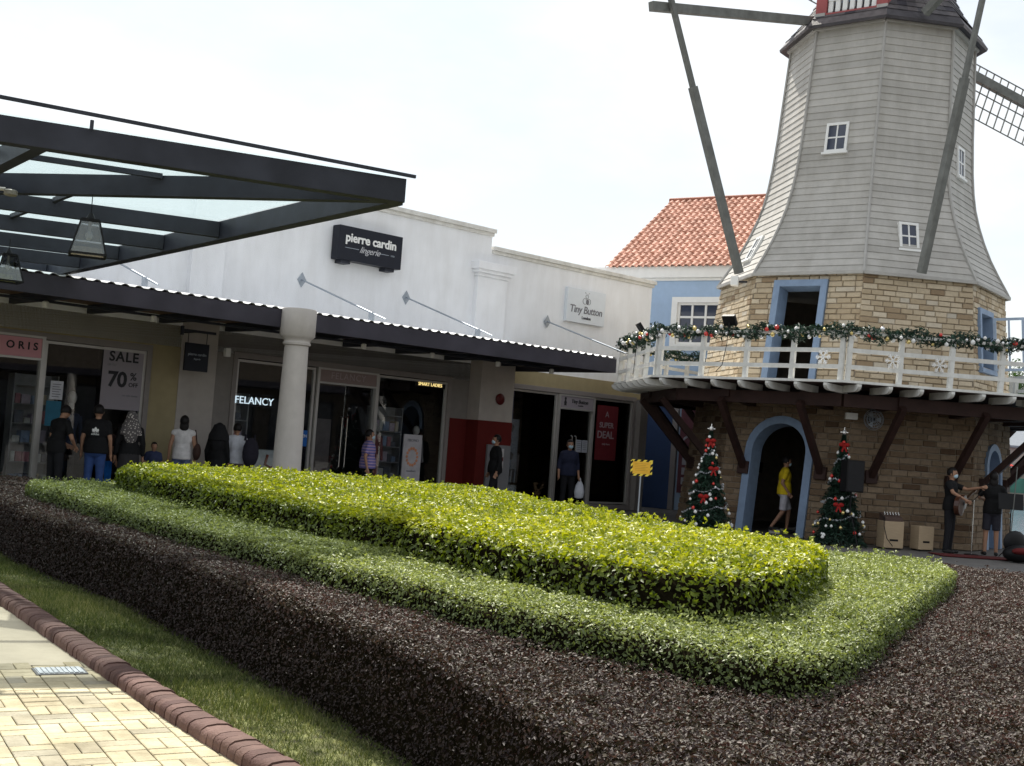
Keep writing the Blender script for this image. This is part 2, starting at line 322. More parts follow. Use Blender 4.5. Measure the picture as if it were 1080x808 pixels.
def put_paver(x, y, w, h):
    cx, cy = x+w/2, y+h/2; X = cx*ca-cy*sa; Y = cx*sa+cy*ca
    if not (-4.6 < X < .6 and 4.2 < Y < 9.2): return
    if not inside(path_poly, np.array([[X,Y]]))[0]: return
    if (X+3.0)*-.42+(Y-7.70)*.9 > .0: return
    g = .0028; z = random.uniform(-.0012,.0012); tl = random.uniform(-.0012,.0012); e = .004
    P = [(x+g,y+g),(x+w-g,y+g),(x+w-g,y+h-g),(x+g,y+h-g)]; Q = [(x+g+e,y+g+e),(x+w-g-e,y+g+e),(x+w-g-e,y+h-g-e),(x+g+e,y+h-g-e)]
    tr = lambda p, zz: (p[0]*ca-p[1]*sa, p[0]*sa+p[1]*ca, zz)
    mb.add([tr(p,-.006) for p in P]+[tr(p,z-.001) for p in P]+[tr(p,z+.0022+tl*(i<2)) for i,p in enumerate(Q)], [(0,1,5,4),(1,2,6,5),(2,3,7,6),(3,0,4,7),(4,5,9,8),(5,6,10,9),(6,7,11,10),(7,4,8,11),(8,9,10,11)], random.random())
for i in range(-40,60):
    for j in range(0,70):
        x, y = i*.2, j*.2
        if (i+j)%2: put_paver(x,y,.2,.1); put_paver(x,y+.1,.2,.1)
        else: put_paver(x,y,.1,.2); put_paver(x+.1,y,.1,.2)
mb.build('path_pavers', M['paver'], kind='structure')
M['cream_conc'] = mat('cream concrete band', (.52,.46,.34), .8, var=.08, nscale=3, bump=.1, dirt=.12)
# concrete band crossing the path
def curb_x(y):
    for (x0,y0),(x1,y1) in zip(CURB[:-1], CURB[1:]):
        if y1 <= y <= y0: return x0+(x1-x0)*(y-y0)/(y1-y0)
    return CURB[0][0]
sheet('path_band', [(-2.47,7.93),(-3.72,9.95),(-9,7.6),(-9,4.85)], -.004, M['cream_conc'])
# kerb of rounded bricks laid on edge
mb = MB()
for p, d in resample(smooth_line(CURB), .082):
    nrm = Vector((d.y, -d.x, 0))*-1          # towards the lawn
    j = random.uniform(-.005,.005); w = .25
    prof = [(-.09,-.05),(-.09,.035),(-.082,.058),(-.055,.073),(0,.078),(.055,.074),(.082,.060),(.09,.035),(.09,-.05)]
    prof = [(x, z+j) for x, z in prof]
    mb.prism(prof, p+d*.003+nrm*random.uniform(-.004,.004), nrm, (0,0,1), d, .075, t=random.random())
mb.build('kerb', M['kerb'], kind='structure', smooth=True)
mb = MB(); prev = None
for p, d in resample(smooth_line(CURB), .3):
    nrm = Vector((-d.y, d.x, 0)); cur = (p-nrm*.066, p+nrm*.066)
    if prev: mb.add([(*prev[0].xy,.055),(*prev[1].xy,.055),(*cur[1].xy,.055),(*cur[0].xy,.055),(*prev[0].xy,-.05),(*prev[1].xy,-.05),(*cur[1].xy,-.05),(*cur[0].xy,-.05)], [(0,1,2,3),(0,3,7,4),(1,2,6,5)])
    prev = cur
mb.build('kerb_joint', M['mortar'], kind='structure')
# inspection cover set in the path
iv = empty('drain_cover', (-2.62,7.60,.001), R(30), 'small flat metal drain cover set in the cream brick path by the kerb', 'drain cover')
MB().box((-.15,-.10,.000),(.15,.10,.008)).build('frame', mat('cover rim', (.10,.10,.10), .5, metal=.5), iv, bevel=.002)
mb = MB()
for i in range(9): mb.box((-.13+i*.029,-.085,.009),(-.13+i*.029+.022,.085,.014))
mb.box((-.135,-.09,.008),(.135,.09,.0095)); mb.build('grating', mat('worn steel plate', (.36,.38,.40), .45, metal=.7, var=.2, nscale=30), iv)
# ---------------------------------------------------------------- leaves
def quads(name, P, Nn, size, mtl, parent=None, tint=None, aspect=.5, sizev=.35, tiltv=.0, extra=None, **kw):
    """P centres, Nn leaf normals; one bent rhombus per leaf."""
    n = len(P); Nn = Nn/np.linalg.norm(Nn, axis=1, keepdims=True)
    a = rng.normal(size=(n,3)); a -= (a*Nn).sum(1, keepdims=True)*Nn; a /= np.linalg.norm(a, axis=1, keepdims=True)
    b = np.cross(Nn, a); s = (size if np.ndim(size) else np.full(n, size))*(1+rng.uniform(-sizev, sizev, n)); s = s[:,None]
    v = np.empty((n,4,3)); v[:,0] = P-a*s*.5; v[:,2] = P+a*s*.5
    v[:,1] = P+b*s*aspect*.5+Nn*s*.12-a*s*.08; v[:,3] = P-b*s*aspect*.5+Nn*s*.12-a*s*.08
    me = bpy.data.meshes.new(name); me.vertices.add(n*4); me.vertices.foreach_set('co', v.reshape(-1))
    fi = np.arange(n*4).reshape(n,4); tri = np.concatenate([fi[:,[0,1,2]], fi[:,[0,2,3]]], 1).reshape(-1)
    me.loops.add(n*6); me.loops.foreach_set('vertex_index', tri.astype(np.int32)); me.polygons.add(n*2)
    me.polygons.foreach_set('loop_start', np.arange(0, n*6, 3, dtype=np.int32))
    t = rng.random(n) if tint is None else tint
    me.attributes.new('tint','FLOAT','FACE').data.foreach_set('value', np.repeat(np.clip(t,0,1), 2).astype(np.float32))
    me.materials.append(mtl); me.update(calc_edges=True); me.validate()
    o = bpy.data.objects.new(name, me); COL.objects.link(o); o.parent = parent
    return tag(o, **kw)
def distpoly(poly, P):
    q = np.array(poly); d = np.full(len(P), 1e9)
    for i in range(len(q)):
        a = q[i]; b = q[(i+1)%len(q)]; ab = b-a; t = np.clip(((P-a)@ab)/(ab@ab+1e-12), 0, 1); d = np.minimum(d, np.linalg.norm(P-(a+t[:,None]*ab), axis=1))
    return d
def smooth_poly(P, n=6):
    out = []; P = [np.array(p, float) for p in P]; m = len(P)
    for i in range(m):
        p0 = P[i-1]; p1 = P[i]; p2 = P[(i+1)%m]; p3 = P[(i+2)%m]
        for k in range(n):
            t = k/n; out.append(tuple(.5*((2*p1)+(-p0+p2)*t+(2*p0-5*p1+4*p2-p3)*t*t+(-p0+3*p1-3*p2+p3)*t**3)))
    return out
_ph = rng.uniform(0, 6.28, (3,6)); _fr = rng.normal(size=(6,2))*np.array([2.2,3.4,5.5,8,11,16])[:,None]*.6
def bumps(P):
    h = 0
    for k in range(6): h = h+np.sin(P[:,0]*_fr[k,0]+P[:,1]*_fr[k,1]+_ph[0,k])/(k+1.5)
    return h
def hedge(name, outline, z, leaf, dens, mtl, label, skip=None, zbase=0, sprigs=0, amp=.02, tintbias=0):
    poly = smooth_poly(outline); q = np.array(poly); root = empty(name, (*q.mean(0), 0), 0, label, 'hedge'); off = np.array([*q.mean(0), 0])
    # woody core
    area = 0.5*abs(np.dot(q[:,0], np.roll(q[:,1],1))-np.dot(q[:,1], np.roll(q[:,0],1)))
    ccw = (np.dot(q[:,0], np.roll(q[:,1],-1))-np.dot(q[:,1], np.roll(q[:,0],-1))) > 0
    tn = np.roll(q,-1,0)-np.roll(q,1,0); tn /= np.linalg.norm(tn,axis=1,keepdims=True); on = np.stack([tn[:,1],-tn[:,0]],1)*(1 if ccw else -1)
    inn = q-on*.045; inn2 = q-on*.085
    mb = MB(); n = len(q); zt = z-.062
    vs = [(x-off[0],y-off[1],0) for x,y in inn]+[(x-off[0],y-off[1],zt-.04) for x,y in inn]+[(x-off[0],y-off[1],zt) for x,y in inn2]
    mb.add(vs, [(i,(i+1)%n,n+(i+1)%n,n+i) for i in range(n)]+[(n+i,n+(i+1)%n,2*n+(i+1)%n,2*n+i) for i in range(n)]+[list(range(2*n,3*n))])
    mb.build('stems', M['twig'], root)
    # top leaves
    N = int(area*dens); lo = q.min(0); hi = q.max(0)
    P = rng.uniform(lo, hi, (int(N*np.prod(hi-lo)/area*1.0), 2)); P = P[inside(poly, P)]
    if skip is not None: P = P[~(inside(skip, P) & (distpoly(skip, P) > .15))]
    # only what stands within the picture's view or near it
    an = np.arctan2(P[:,0], P[:,1]); P = P[(np.abs(an) < .80)]
    d = distpoly(poly, P); rr = .06; k = np.clip(rr-d, 0, rr); drop = rr-np.sqrt(np.maximum(rr*rr-k*k, 0))
    Z = z-drop+amp*bumps(P)-np.abs(rng.normal(0,.022,len(P)))*1.2
    Nn = np.stack([rng.normal(0,.55,len(P)), rng.normal(0,.55,len(P)), np.full(len(P), .8)], 1)
    def cell(Q, g_): c_ = np.floor(Q/g_+.35*np.sin(Q[:, ::-1]*31)); v_ = np.sin(c_[:,0]*127.1+c_[:,1]*311.7)*43758.5453; return v_-np.floor(v_)
    c1, c2 = cell(P, .055), cell(P, .16); Z = Z-.03*c1**3-.012*c2**2+.012*(c2 > .93)
    P3 = np.column_stack([P, Z])
    # side leaves
    seg = np.roll(q,-1,0)-q; ln = np.linalg.norm(seg,axis=1); per = ln.sum(); ns = int(per*(z-zbase)*dens*.5)
    ii = rng.choice(len(q), ns, p=ln/per); tt = rng.random(ns)[:,None]; B = q[ii]+seg[ii]*tt
    hz = zbase+(z-zbase-.04)*rng.random(ns)
    inw = -.03+rng.random(ns)*.075+.012*bumps(np.column_stack([B[:,0]*1.3+hz*5, B[:,1]*1.3+hz*3])); keep = np.abs(np.arctan2(B[:,0],B[:,1])) < .80
    B = B-on[ii]*inw[:,None]
    Bn = np.column_stack([on[ii]*.8+rng.normal(0,.5,(ns,2)), rng.normal(.35,.5,ns)])
    if skip is not None: keep &= ~(inside(skip, B) & (distpoly(skip, B) > .15))
    P3 = np.vstack([P3, np.column_stack([B, hz])[keep]]); Nn = np.vstack([Nn, Bn[keep]])
    ds = np.linalg.norm(P3, axis=1)
    sz = leaf*(1+.035*np.maximum(ds-6, 0))
    # sprigs rising above the clipped top
    if sprigs:
        S0 = P[rng.choice(len(P), sprigs)]; hh = rng.uniform(.01,.055,sprigs); rep = 5
        SP = np.repeat(S0, rep, 0)+rng.normal(0,.012,(sprigs*rep,2)); SZ = z+np.repeat(hh, rep)*rng.random(sprigs*rep)+.01
        dd = distpoly(poly, SP); ok = dd > .06
        P3 = np.vstack([P3, np.column_stack([SP, SZ])[ok]]); Nn = np.vstack([Nn, rng.normal(size=(ok.sum(),3))]); sz = np.concatenate([sz, np.full(ok.sum(), leaf*1.1)])
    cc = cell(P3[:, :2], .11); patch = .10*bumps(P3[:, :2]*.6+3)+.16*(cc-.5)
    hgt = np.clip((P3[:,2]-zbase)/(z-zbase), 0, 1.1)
    top_lit = 1/(1+np.exp(-(hgt-.90)*28)); tint = np.clip(rng.beta(2.0,2.2,len(P3))*(.42+.38*top_lit)+patch*(.4+.6*top_lit)+.20*top_lit+tintbias, 0, 1)  # leaves brighter on top, darker on the sides: shade put into the tint
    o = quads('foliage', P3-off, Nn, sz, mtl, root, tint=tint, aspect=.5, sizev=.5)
    return root
YEL = [(-4.45,14.3),(-3.7,12.9),(-2.45,11.3),(-.89,9.05),(-.04,7.75),(.6,6.85),(1.15,6.6),(1.65,7.1),(2.1,8.2),(2.42,9.3),(2.35,10.0),(1.95,10.7),(1.48,11.5),(.75,13.2),(-.13,15.0),(-1.6,16.5),(-3.1,16.6),(-4.1,15.9)]
GRN = [(-5.45,14.25),(-3.93,11.93),(-1.97,9.25),(-.9,7.75),(-.12,6.65),(.37,6.2),(.8,5.80),(1.14,5.50),(1.42,5.52),(1.79,6.1),(2.4,7.45),(3.3,9.4),(4.15,11.3),(4.22,12.2),(3.7,12.7),(3.0,12.5),(2.2,11.9),(.5,12.9),(-2,15),(-4.3,15.3)]
DRK = [(-9.0,18.2),(-7.0,15.9),(-5.0,12.7),(-3.2,10.35),(-1.98,8.55),(-1.06,7.1),(-.36,5.98),(.12,4.95),(.5,3.95),(.9,3.1),(1.8,2.6),(3.6,3.0),(5.2,6),(6.5,10),(7.0,13.2),(5.6,13.6),(4.7,14.3),(3.2,13.6),(1,15),(-3,17.3),(-6,17.6)]
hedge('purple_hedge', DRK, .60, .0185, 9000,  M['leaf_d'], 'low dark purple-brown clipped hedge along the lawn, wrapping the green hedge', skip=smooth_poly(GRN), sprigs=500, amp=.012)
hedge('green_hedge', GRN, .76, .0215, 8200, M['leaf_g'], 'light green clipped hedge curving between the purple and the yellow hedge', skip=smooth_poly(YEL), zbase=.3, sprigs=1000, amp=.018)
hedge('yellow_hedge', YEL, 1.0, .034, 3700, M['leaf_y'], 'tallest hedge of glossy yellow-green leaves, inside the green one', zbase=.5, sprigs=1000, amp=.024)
# lawn blades
dline = smooth_poly(DRK)
lawn = smooth_line(CURB)+[(2,2),(1.4,3),(.75,4.4),(-.75,6.95),(-1.75,8.9),(-3.0,10.7),(-4.9,13.1),(-6.9,16.2)]
q = np.array(lawn); P = rng.uniform((-7.5,3.4),(1.2,16),(800000,2)); P = P[inside(lawn,P)]; P = P[distpoly(CURB, P) > .0]
cl = np.array([c for c in smooth_line(CURB)]); dd = np.full(len(P),1e9)
for c in cl: dd = np.minimum(dd, np.linalg.norm(P-c,axis=1))
P = P[(dd > .09) & (np.arctan2(P[:,0],P[:,1]) > -.52)]
n = len(P); hgt = rng.uniform(.018,.042,n)*(1+.35*bumps(P*2)); hgt = np.clip(hgt,.012,.07)*(1+.02*np.maximum(P[:,1]-6,0)); an = rng.uniform(0,6.28,n); w = .0022*(1+.12*np.maximum(P[:,1]-5,0))
v = np.empty((n,3,3)); v[:,0] = np.column_stack([P[:,0]-np.cos(an)*w,P[:,1]-np.sin(an)*w,np.full(n,.01)]); v[:,1] = np.column_stack([P[:,0]+np.cos(an)*w,P[:,1]+np.sin(an)*w,np.full(n,.01)])
ln = rng.normal(0,.018,(n,2)); v[:,2] = np.column_stack([P+ln,.01+hgt])
me = bpy.data.meshes.new('grass'); me.vertices.add(n*3); me.vertices.foreach_set('co', v.reshape(-1)); me.loops.add(n*3); me.loops.foreach_set('vertex_index', np.arange(n*3,dtype=np.int32))
me.polygons.add(n); me.polygons.foreach_set('loop_start', np.arange(0,n*3,3,dtype=np.int32))
me.attributes.new('tint','FLOAT','FACE').data.foreach_set('value', np.clip(rng.beta(2,2.6,n)+.12*bumps(P*1.3),0,1).astype(np.float32)); me.materials.append(M['grass']); me.update(calc_edges=True); me.validate()
go = bpy.data.objects.new('grass', me); COL.objects.link(go); tag(go, 'short green grass between the brick kerb and the purple hedge', 'grass', kind='stuff')
# ================================================================ shopping arcade (local x along the front, -y out to the viewer)
SR = R(43); SP = Vector((-.399, 30.0, 0))
def SW(s, y, z=0): return Vector((SP.x+s*math.cos(SR)-y*math.sin(SR), SP.y+s*math.sin(SR)+y*math.cos(SR), z))
arc = empty('shopping_arcade', SP, SR, 'long white single-storey shopping arcade with a flat parapet and shopfronts under a canopy', 'building')
w = MB()                                                    # upper parapet walls
w.box((-17,0,2.98),(-.46,.30,6.62)); w.box((-.45,.04,2.98),(5.6,.30,6.22)); w.box((5.35,.3,0),(5.6,8,6.22)); w.box((-17,.3,3.4),(5.35,8,3.6)); w.box((-.47,.3,6.0),(-.40,8,6.62))
w.build('wall', M['white_wall'], arc)
c = MB(); c.box((-17,-.10,6.60),(-.40,.38,6.70)); c.box((-17,-.05,6.52),(-.43,.36,6.60)); c.box((-.39,-.06,6.20),(5.68,.38,6.30)); c.box((-.39,-.01,6.12),(5.64,.36,6.20)); c.box((5.30,.38,6.2),(5.68,8,6.3))
c.build('parapet_coping', M['coping'], arc, bevel=.012)
for s0, s1 in ((-8.42,-7.70),(-.93,.02)):
    p = MB(); p.box((s0,-.13,3.6),(s1,.01,5.50 if s0 > -5 else 6.5))
    if s0 > -5:
        p.box((s0-.03,-.17,5.50),(s1+.03,.01,5.58)); p.box((s0-.09,-.24,5.58),(s1+.09,.01,5.66)); p.box((s0-.14,-.29,5.66),(s1+.14,.01,5.84))
    p.build('upper_pilaster', M['white_wall'], arc, bevel=.01)
w = MB()                                                    # ground-floor wall pieces
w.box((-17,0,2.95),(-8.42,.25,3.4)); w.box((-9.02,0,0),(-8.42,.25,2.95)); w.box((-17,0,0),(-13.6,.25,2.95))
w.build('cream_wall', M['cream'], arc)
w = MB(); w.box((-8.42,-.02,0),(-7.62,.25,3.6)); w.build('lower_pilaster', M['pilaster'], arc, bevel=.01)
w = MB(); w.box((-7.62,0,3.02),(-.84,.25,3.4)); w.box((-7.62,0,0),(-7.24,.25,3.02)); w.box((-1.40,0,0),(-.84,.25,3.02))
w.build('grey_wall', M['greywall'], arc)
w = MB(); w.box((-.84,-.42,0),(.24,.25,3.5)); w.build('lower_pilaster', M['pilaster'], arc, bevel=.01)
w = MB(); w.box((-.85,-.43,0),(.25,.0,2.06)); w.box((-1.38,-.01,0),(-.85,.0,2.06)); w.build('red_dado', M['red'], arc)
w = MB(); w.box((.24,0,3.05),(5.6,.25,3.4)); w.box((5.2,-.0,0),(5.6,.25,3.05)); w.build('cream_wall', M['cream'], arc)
# recessed trims round the shopfronts
for a, b, zt in ((-13.6,-9.02,2.95),(-7.24,-1.40,3.02),(.24,5.2,3.05)):
    t = MB(); t.box((a,-.03,zt-.12),(b,.12,zt)); t.box((a,-.03,0),(a+.10,.12,zt-.12)); t.box((b-.10,-.03,0),(b,.12,zt-.12)); t.box((a,-.05,0),(b,.1,.12))
    t.build('shopfront_surround', M['trim'], arc, bevel=.006)
def shop_window(a, b, z0, z1, mull=()):
    f = MB(); fw = .05
    f.box((a,.02,z0),(a+fw,.09,z1)); f.box((b-fw,.02,z0),(b,.09,z1)); f.box((a+fw,.02,z0),(b-fw,.09,z0+fw)); f.box((a+fw,.02,z1-fw),(b-fw,.09,z1))
    for m_ in mull: f.box((m_-.02,.025,z0+fw),(m_+.02,.085,z1-fw))
    o = f.build('shop_window', M['alu'], arc); MB().box((a+fw,.05,z0+fw),(b-fw,.058,z1-fw)).build('pane', M['glass'], o); return o
def shop_door(a, b, zs, z1, signmat):
    f = MB(); fw = .06
    f.box((a,-.04,.02),(a+fw,.10,z1)); f.box((b-fw,-.04,.02),(b,.10,z1)); f.box((a+fw,-.04,z1-.04),(b-fw,.10,z1)); f.box((a+fw,-.04,zs-.04),(b-fw,.10,zs))
    o = f.build('shop_door', M['alu'], arc)
    MB().box((a+fw,.05,.04),((a+b)/2-.004,.06,zs-.04)).box(((a+b)/2+.004,.05,.04),(b-fw,.06,zs-.04)).build('pane', M['glass'], o)
    MB().box((a+fw,-.02,zs),(b-fw,.04,z1-.04)).build('sign_panel', signmat, o)
    for k in (-1, 1): 
        x = (a+b)/2+k*.07
        MB().tube([(x,.05,.75),(x,-.0,.78),(x,-.0,1.85),(x,.05,1.88)], .014, 8).build('handle', M['stain'], o, smooth=True)
    return o
d1 = shop_door(-13.1,-11.12,2.48,2.88,M['pink']); shop_window(-11.10,-9.12,.14,2.82)
shop_window(-7.13,-5.20,.14,2.88); d2 = shop_door(-5.18,-3.55,2.60,2.90,M['mauve']); shop_window(-3.53,-1.50,.14,2.88)
shop_window(.35,2.20,.14,2.92); d3 = shop_door(2.21,3.56,2.58,2.92,M['poster']); shop_window(3.58,5.10,.14,2.92)
text('ORIS', .19, M['ink'], d1, (-11.54,-.025,2.62), name='lettering', wid=1.6, offset=.004)
text('FELANCY', .20, mat('dull sign letters', (.40,.33,.33), .5), d2, (-4.37,-.025,2.68), name='lettering', wid=1.15)
text('Tiny Button', .13, M['ink'], d3, (2.98,-.025,2.72), name='lettering', shear=.15, offset=.003); text('London', .06, M['ink'], d3, (3.02,-.025,2.645), name='lettering')
lg = MB(); lg.prism([(-.05,0),(.05,0),(.035,.03),(.05,.08),(.02,.13),(.04,.19),(0,.22),(-.04,.19),(-.02,.13),(-.05,.08),(-.035,.03)], (2.45,-.021,2.64), (1,0,0),(0,0,1),(0,-1,0),.004); lg.build('emblem', M['ink'], d3)
# dark rooms behind the glass
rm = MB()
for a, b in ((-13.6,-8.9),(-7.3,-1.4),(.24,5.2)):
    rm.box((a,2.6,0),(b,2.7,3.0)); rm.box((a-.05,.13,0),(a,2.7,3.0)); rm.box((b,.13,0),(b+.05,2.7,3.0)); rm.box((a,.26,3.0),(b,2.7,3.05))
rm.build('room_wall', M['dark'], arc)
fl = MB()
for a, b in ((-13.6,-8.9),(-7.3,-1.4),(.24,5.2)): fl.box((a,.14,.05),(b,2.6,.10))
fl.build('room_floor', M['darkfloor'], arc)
# ---- canopy
can = MB(); e0, e1 = -16.5, .58
ns = int((e1-e0)/.03); vs = []; fs = []
for k, (y, z) in enumerate(((-3.42,3.655),(.0,3.99))):
    for i in range(ns+1):
        ph = (i*.03/.235)%1; hgt = .03 if ph < .28 else (0 if .42 < ph < .86 else (.03*(1-(ph-.28)/.14) if ph <= .42 else .03*(ph-.86)/.14))
        vs.append((e0+i*.03, y, z+hgt))
n1 = ns+1
vs += [(x,y,z-.006) for x,y,z in vs]
for i in range(ns):
    fs += [(i,i+1,n1+i+1,n1+i),(2*n1+i,3*n1+i,3*n1+i+1,2*n1+i+1),(i,2*n1+i,2*n1+i+1,i+1)]
can.add(vs, fs); canopy = can.build('canopy', M['corr'], arc)
MB().box((e0,-3.40,3.33),(e1-.02,-3.30,3.645)).box((e1-.12,-3.30,3.33),(e1-.02,-.02,3.645)).build('fascia', M['fascia'], canopy)
MB().box((e0,-3.29,3.565),(e1-.13,-.02,3.60)).build('soffit', M['soffit'], canopy)
s = -16.2
while s < .4:
    MB().box((s,-3.28,3.40),(s+.10,-.02,3.56)).build('rafter', M['darksteel'], canopy); s += 1.45
MB().box((e0,-1.75,3.36),(e1-.2,-1.65,3.40)).build('purlin', M['darksteel'], canopy)
for s in (-11.95,-10.0,-7.0,-5.4,-3.6,-1.7,.0):
    MB().lathe([(.05,0),(.055,.02),(.055,.10),(.03,.115)], (s,-1.9,3.25), 14).build('downlight', M['white'], canopy, smooth=True)
for s in (-10.6,-5.77,-2.95,1.60-.0):
    t = MB(); e = min(s, .45); t.tube([(s,-.02,4.70),(s+.12,-2.9,3.80) if s < .4 else (.55+1.2,-2.6,3.9)], .018, 8)
    ro = t.build('tie_rod', M['steelgrey'], canopy, smooth=True)
    MB().prism([(0,-.16),(.11,0),(0,.16),(-.11,0)], (s,-.001,4.70), (1,0,0),(0,0,1),(0,-1,0),.015).build('wall_plate', M['steelgrey'], ro)
    x, y, z = (s+.10,-2.45,3.79) if s < .4 else (1.55,-2.2,3.85)
    if s < .4: MB().box((x-.03,y-.06,z-.1),(x+.03,y+.06,z+.16)).build('cleat', M['steelgrey'], ro)
cl = MB(); cx, cy = -8.03, -3.50
cl.lathe([(.30,0),(.30,.12),(.265,.16),(.26,.2),(.245,1.4),(.212,3.02),(.245,3.04),(.25,3.075),(.235,3.09),(.235,3.12),(.275,3.16),(.315,3.20),(.315,3.66),(.30,3.68)], (cx,cy,0), 36)
cl.build('column', M['column'], arc, smooth=True)
MB().box((5.2,-.2,0),(5.5,-.02,3.0)).build('corner_post', M['greywall'], arc)
# ---- signs on the arcade
sg = empty('shop_sign', SW(-4.25,-.14,5.62), SR, 'black box sign lettered pierre cardin lingerie, high on the white wall', 'sign')
MB().box((-.86,-.16,-.37),(.86,.10,.37)).build('box', M['signblack'], sg, bevel=.015)
for x in (-.6,.6): MB().box((x-.12,-.10,-.44),(x+.12,.14,-.37)).build('bracket', M['darksteel'], sg)
text('pierre cardin', .27, M['white'], sg, (0,-.164,.04), ext=.006, offset=.007, wid=.98)
text('lingerie', .20, mat('silver letters', (.5,.5,.52), .5), sg, (-.03,-.164,-.16), shear=.45, wid=.95, name='script_lettering')
MB().box((-.68,-.166,-.105),(-.32,-.16,-.095)).box((.27,-.166,-.105),(.5,-.16,-.095)).build('line', M['steelgrey'], sg)
text('1950', .055, M['steelgrey'], sg, (.60,-.164,-.12)).name = 'small_lettering'
sg = empty('shop_sign', SW(2.93,-.02,5.24), SR, 'white panel sign with a grey rabbit-like emblem and letters, high on the lower white wall', 'sign')
MB().box((-.72,-.04,-.44),(.72,.06,.44)).build('panel', mat('white sign panel', (.72,.76,.80), .4, var=.02), sg, bevel=.008)
text('Tiny Button', .27, M['greyink'], sg, (0,-.045,-.18), shear=.12, wid=.95, offset=.003); text('London', .11, M['ink'], sg, (.02,-.045,-.33), name='small_lettering', offset=.002)
b = MB()
for c_, r_ in (((-.07,.14),.075),((.07,.14),.075),((0,.27),.05)):
    pts = [(c_[0]+r_*math.cos(a), -.045, c_[1]+r_*math.sin(a)) for a in np.linspace(0, 6.28, 22)]; b.tube(pts, .006, 5)
b.prism([(.03+.055*math.cos(a), .13+.07*math.sin(a)) for a in np.linspace(0,6.0,16)], (0,-.041,0),(1,0,0),(0,0,1),(0,-1,0),.006); b.tube([(-.05,-.045,.34),(-.07,-.045,.38)],.006,5); b.tube([(.05,-.045,.34),(.08,-.045,.37)],.006,5)
b.build('emblem', M['greyink'], sg)
sg = empty('hanging_sign', SW(-8.40,-.60,2.78), SR, 'small black square sign hanging from an arm beside the cream pilaster', 'sign')
MB().box((-.25,-.03,-.27),(.25,.03,.27)).build('board', M['signblack'], sg, bevel=.006)
MB().beam((-.34,0,.50),(.38,0,.50),.035,.05).beam((-.34,-.0,.40),(-.34,0,.58),.05,.05).beam((-.2,0,.27),(-.2,0,.5),.012,.012).beam((.2,0,.27),(.2,0,.5),.012,.012).box((-.02,0,.48),(.02,.60,.52)).build('arm', M['darksteel'], sg)
text('pierre cardin', .075, M['steelgrey'], sg, (0,-.034,.03)); text('lingerie', .05, M['steelgrey'], sg, (0,-.034,-.05), shear=.4)
o = MB().box((-.06,-.10,-.09),(.06,.0,.09)).build('wall_lamp', M['white'], None, bevel=.015); o.location = SW(-7.42,-.0,2.98); o.rotation_euler = (0,0,SR); tag(o, 'small white lamp box on the grey wall beside the hanging sign', 'lamp')
# neon, led lettering, posters
sg = empty('neon_sign', SW(-6.47,.02,1.98), SR, 'white neon word FELANCY glowing in the shop window left of the round column', 'sign')
text('FELANCY', .215, M['neon'], sg, (-.2,-.02,.0), ext=.008, wid=1.02, name='tube_lettering'); MB().box((-.68,.0,-.04),(.28,.01,-.03)).box((-.68,.0,.20),(.28,.01,.21)).build('holder', M['darksteel'], sg)
sg = empty('led_sign', SW(-2.02,.03,2.80), SR, 'small yellow lit word sign at the top of the right Felancy window', 'sign')
sg['label'] = 'small yellow lit lettering strip in the window corner near the red pilaster'
text('SMART LADIES', .11, M['ledy'], sg, (0,-.01,-.05), ext=.006); MB().box((-.45,.0,-.08),(.45,.01,.08)).build('backing', M['black'], sg)
def poster(name, s, z, w_, h_, m_, label, y=.03, cat='poster', thick=.006):
    o = empty(name, SW(s, y, z), SR, label, cat); MB().box((-w_/2,-thick,-h_/2),(w_/2,0,h_/2)).build('sheet', m_, o); return o
p = poster('sale_poster', -9.55, 2.28, .86, 1.24, M['poster'], 'tall pale poster reading SALE 70% OFF in the left shop window')
text('SALE', .26, M['ink'], p, (-.02,-.008,.30), offset=.006, wid=1.12); text('70', .40, M['ink'], p, (-.12,-.008,-.18), offset=.012, wid=.95); text('%', .20, M['ink'], p, (.20,-.008,-.04), offset=.003); text('OFF', .11, M['ink'], p, (.21,-.008,-.17), offset=.002); text('on sale items', .06, M['greyink'], p, (.16,-.008,-.36))
text('UP TO', .06, M['greyink'], p, (-.25,-.008,.20))
p = poster('window_notice', -10.82, 1.93, .24, .34, mat('notice paper', (.55,.55,.60), .7), 'small white paper notice on the glass beside the dark shop door', cat='notice')
l = MB()
for i in range(6): l.box((-.08,-.009,.10-i*.045),(.08-.03*(i%2),-.006,.115-i*.045))
l.build('printed_lines', M['greyink'], p)
poster('window_notice', -10.85, 1.50, .28, .46, mat('blue notice', (.03,.14,.22), .6), 'blue notice sheet under the white paper notice in the left window', cat='notice')
p = poster('deal_poster', 4.15, 2.02, .82, 1.45, mat('dark red poster', (.15,.02,.026), .6), 'dark red poster reading SUPER DEAL in the right shop window', y=.045)
DL = mat('dim poster letters', (.34,.27,.29), .6)
text('A', .22, DL, p, (-.02,-.008,.42)); text('SUPER', .20, DL, p, (-.02,-.008,.14), offset=.004); text('DEAL', .27, DL, p, (-.04,-.008,-.14), offset=.005); text('only here', .08, DL, p, (0,-.008,-.32))
p = poster('display_poster', .98, 1.55, .50, 1.25, mat('grey display poster', (.45,.47,.55), .6), 'tall grey poster of outlined figures in the window beside the red pilaster', y=.35)
l = MB()
for x, z in ((0,.4),(-.05,.05),(.04,-.3)): l.prism([(x+.07*math.cos(a)*(1+.3*math.sin(3*a)), z+.10*math.sin(a)) for a in np.linspace(0,6,12)], (0,-.008,0),(1,0,0),(0,0,1),(0,-1,0),.002)
l.build('print', M['greyink'], p)
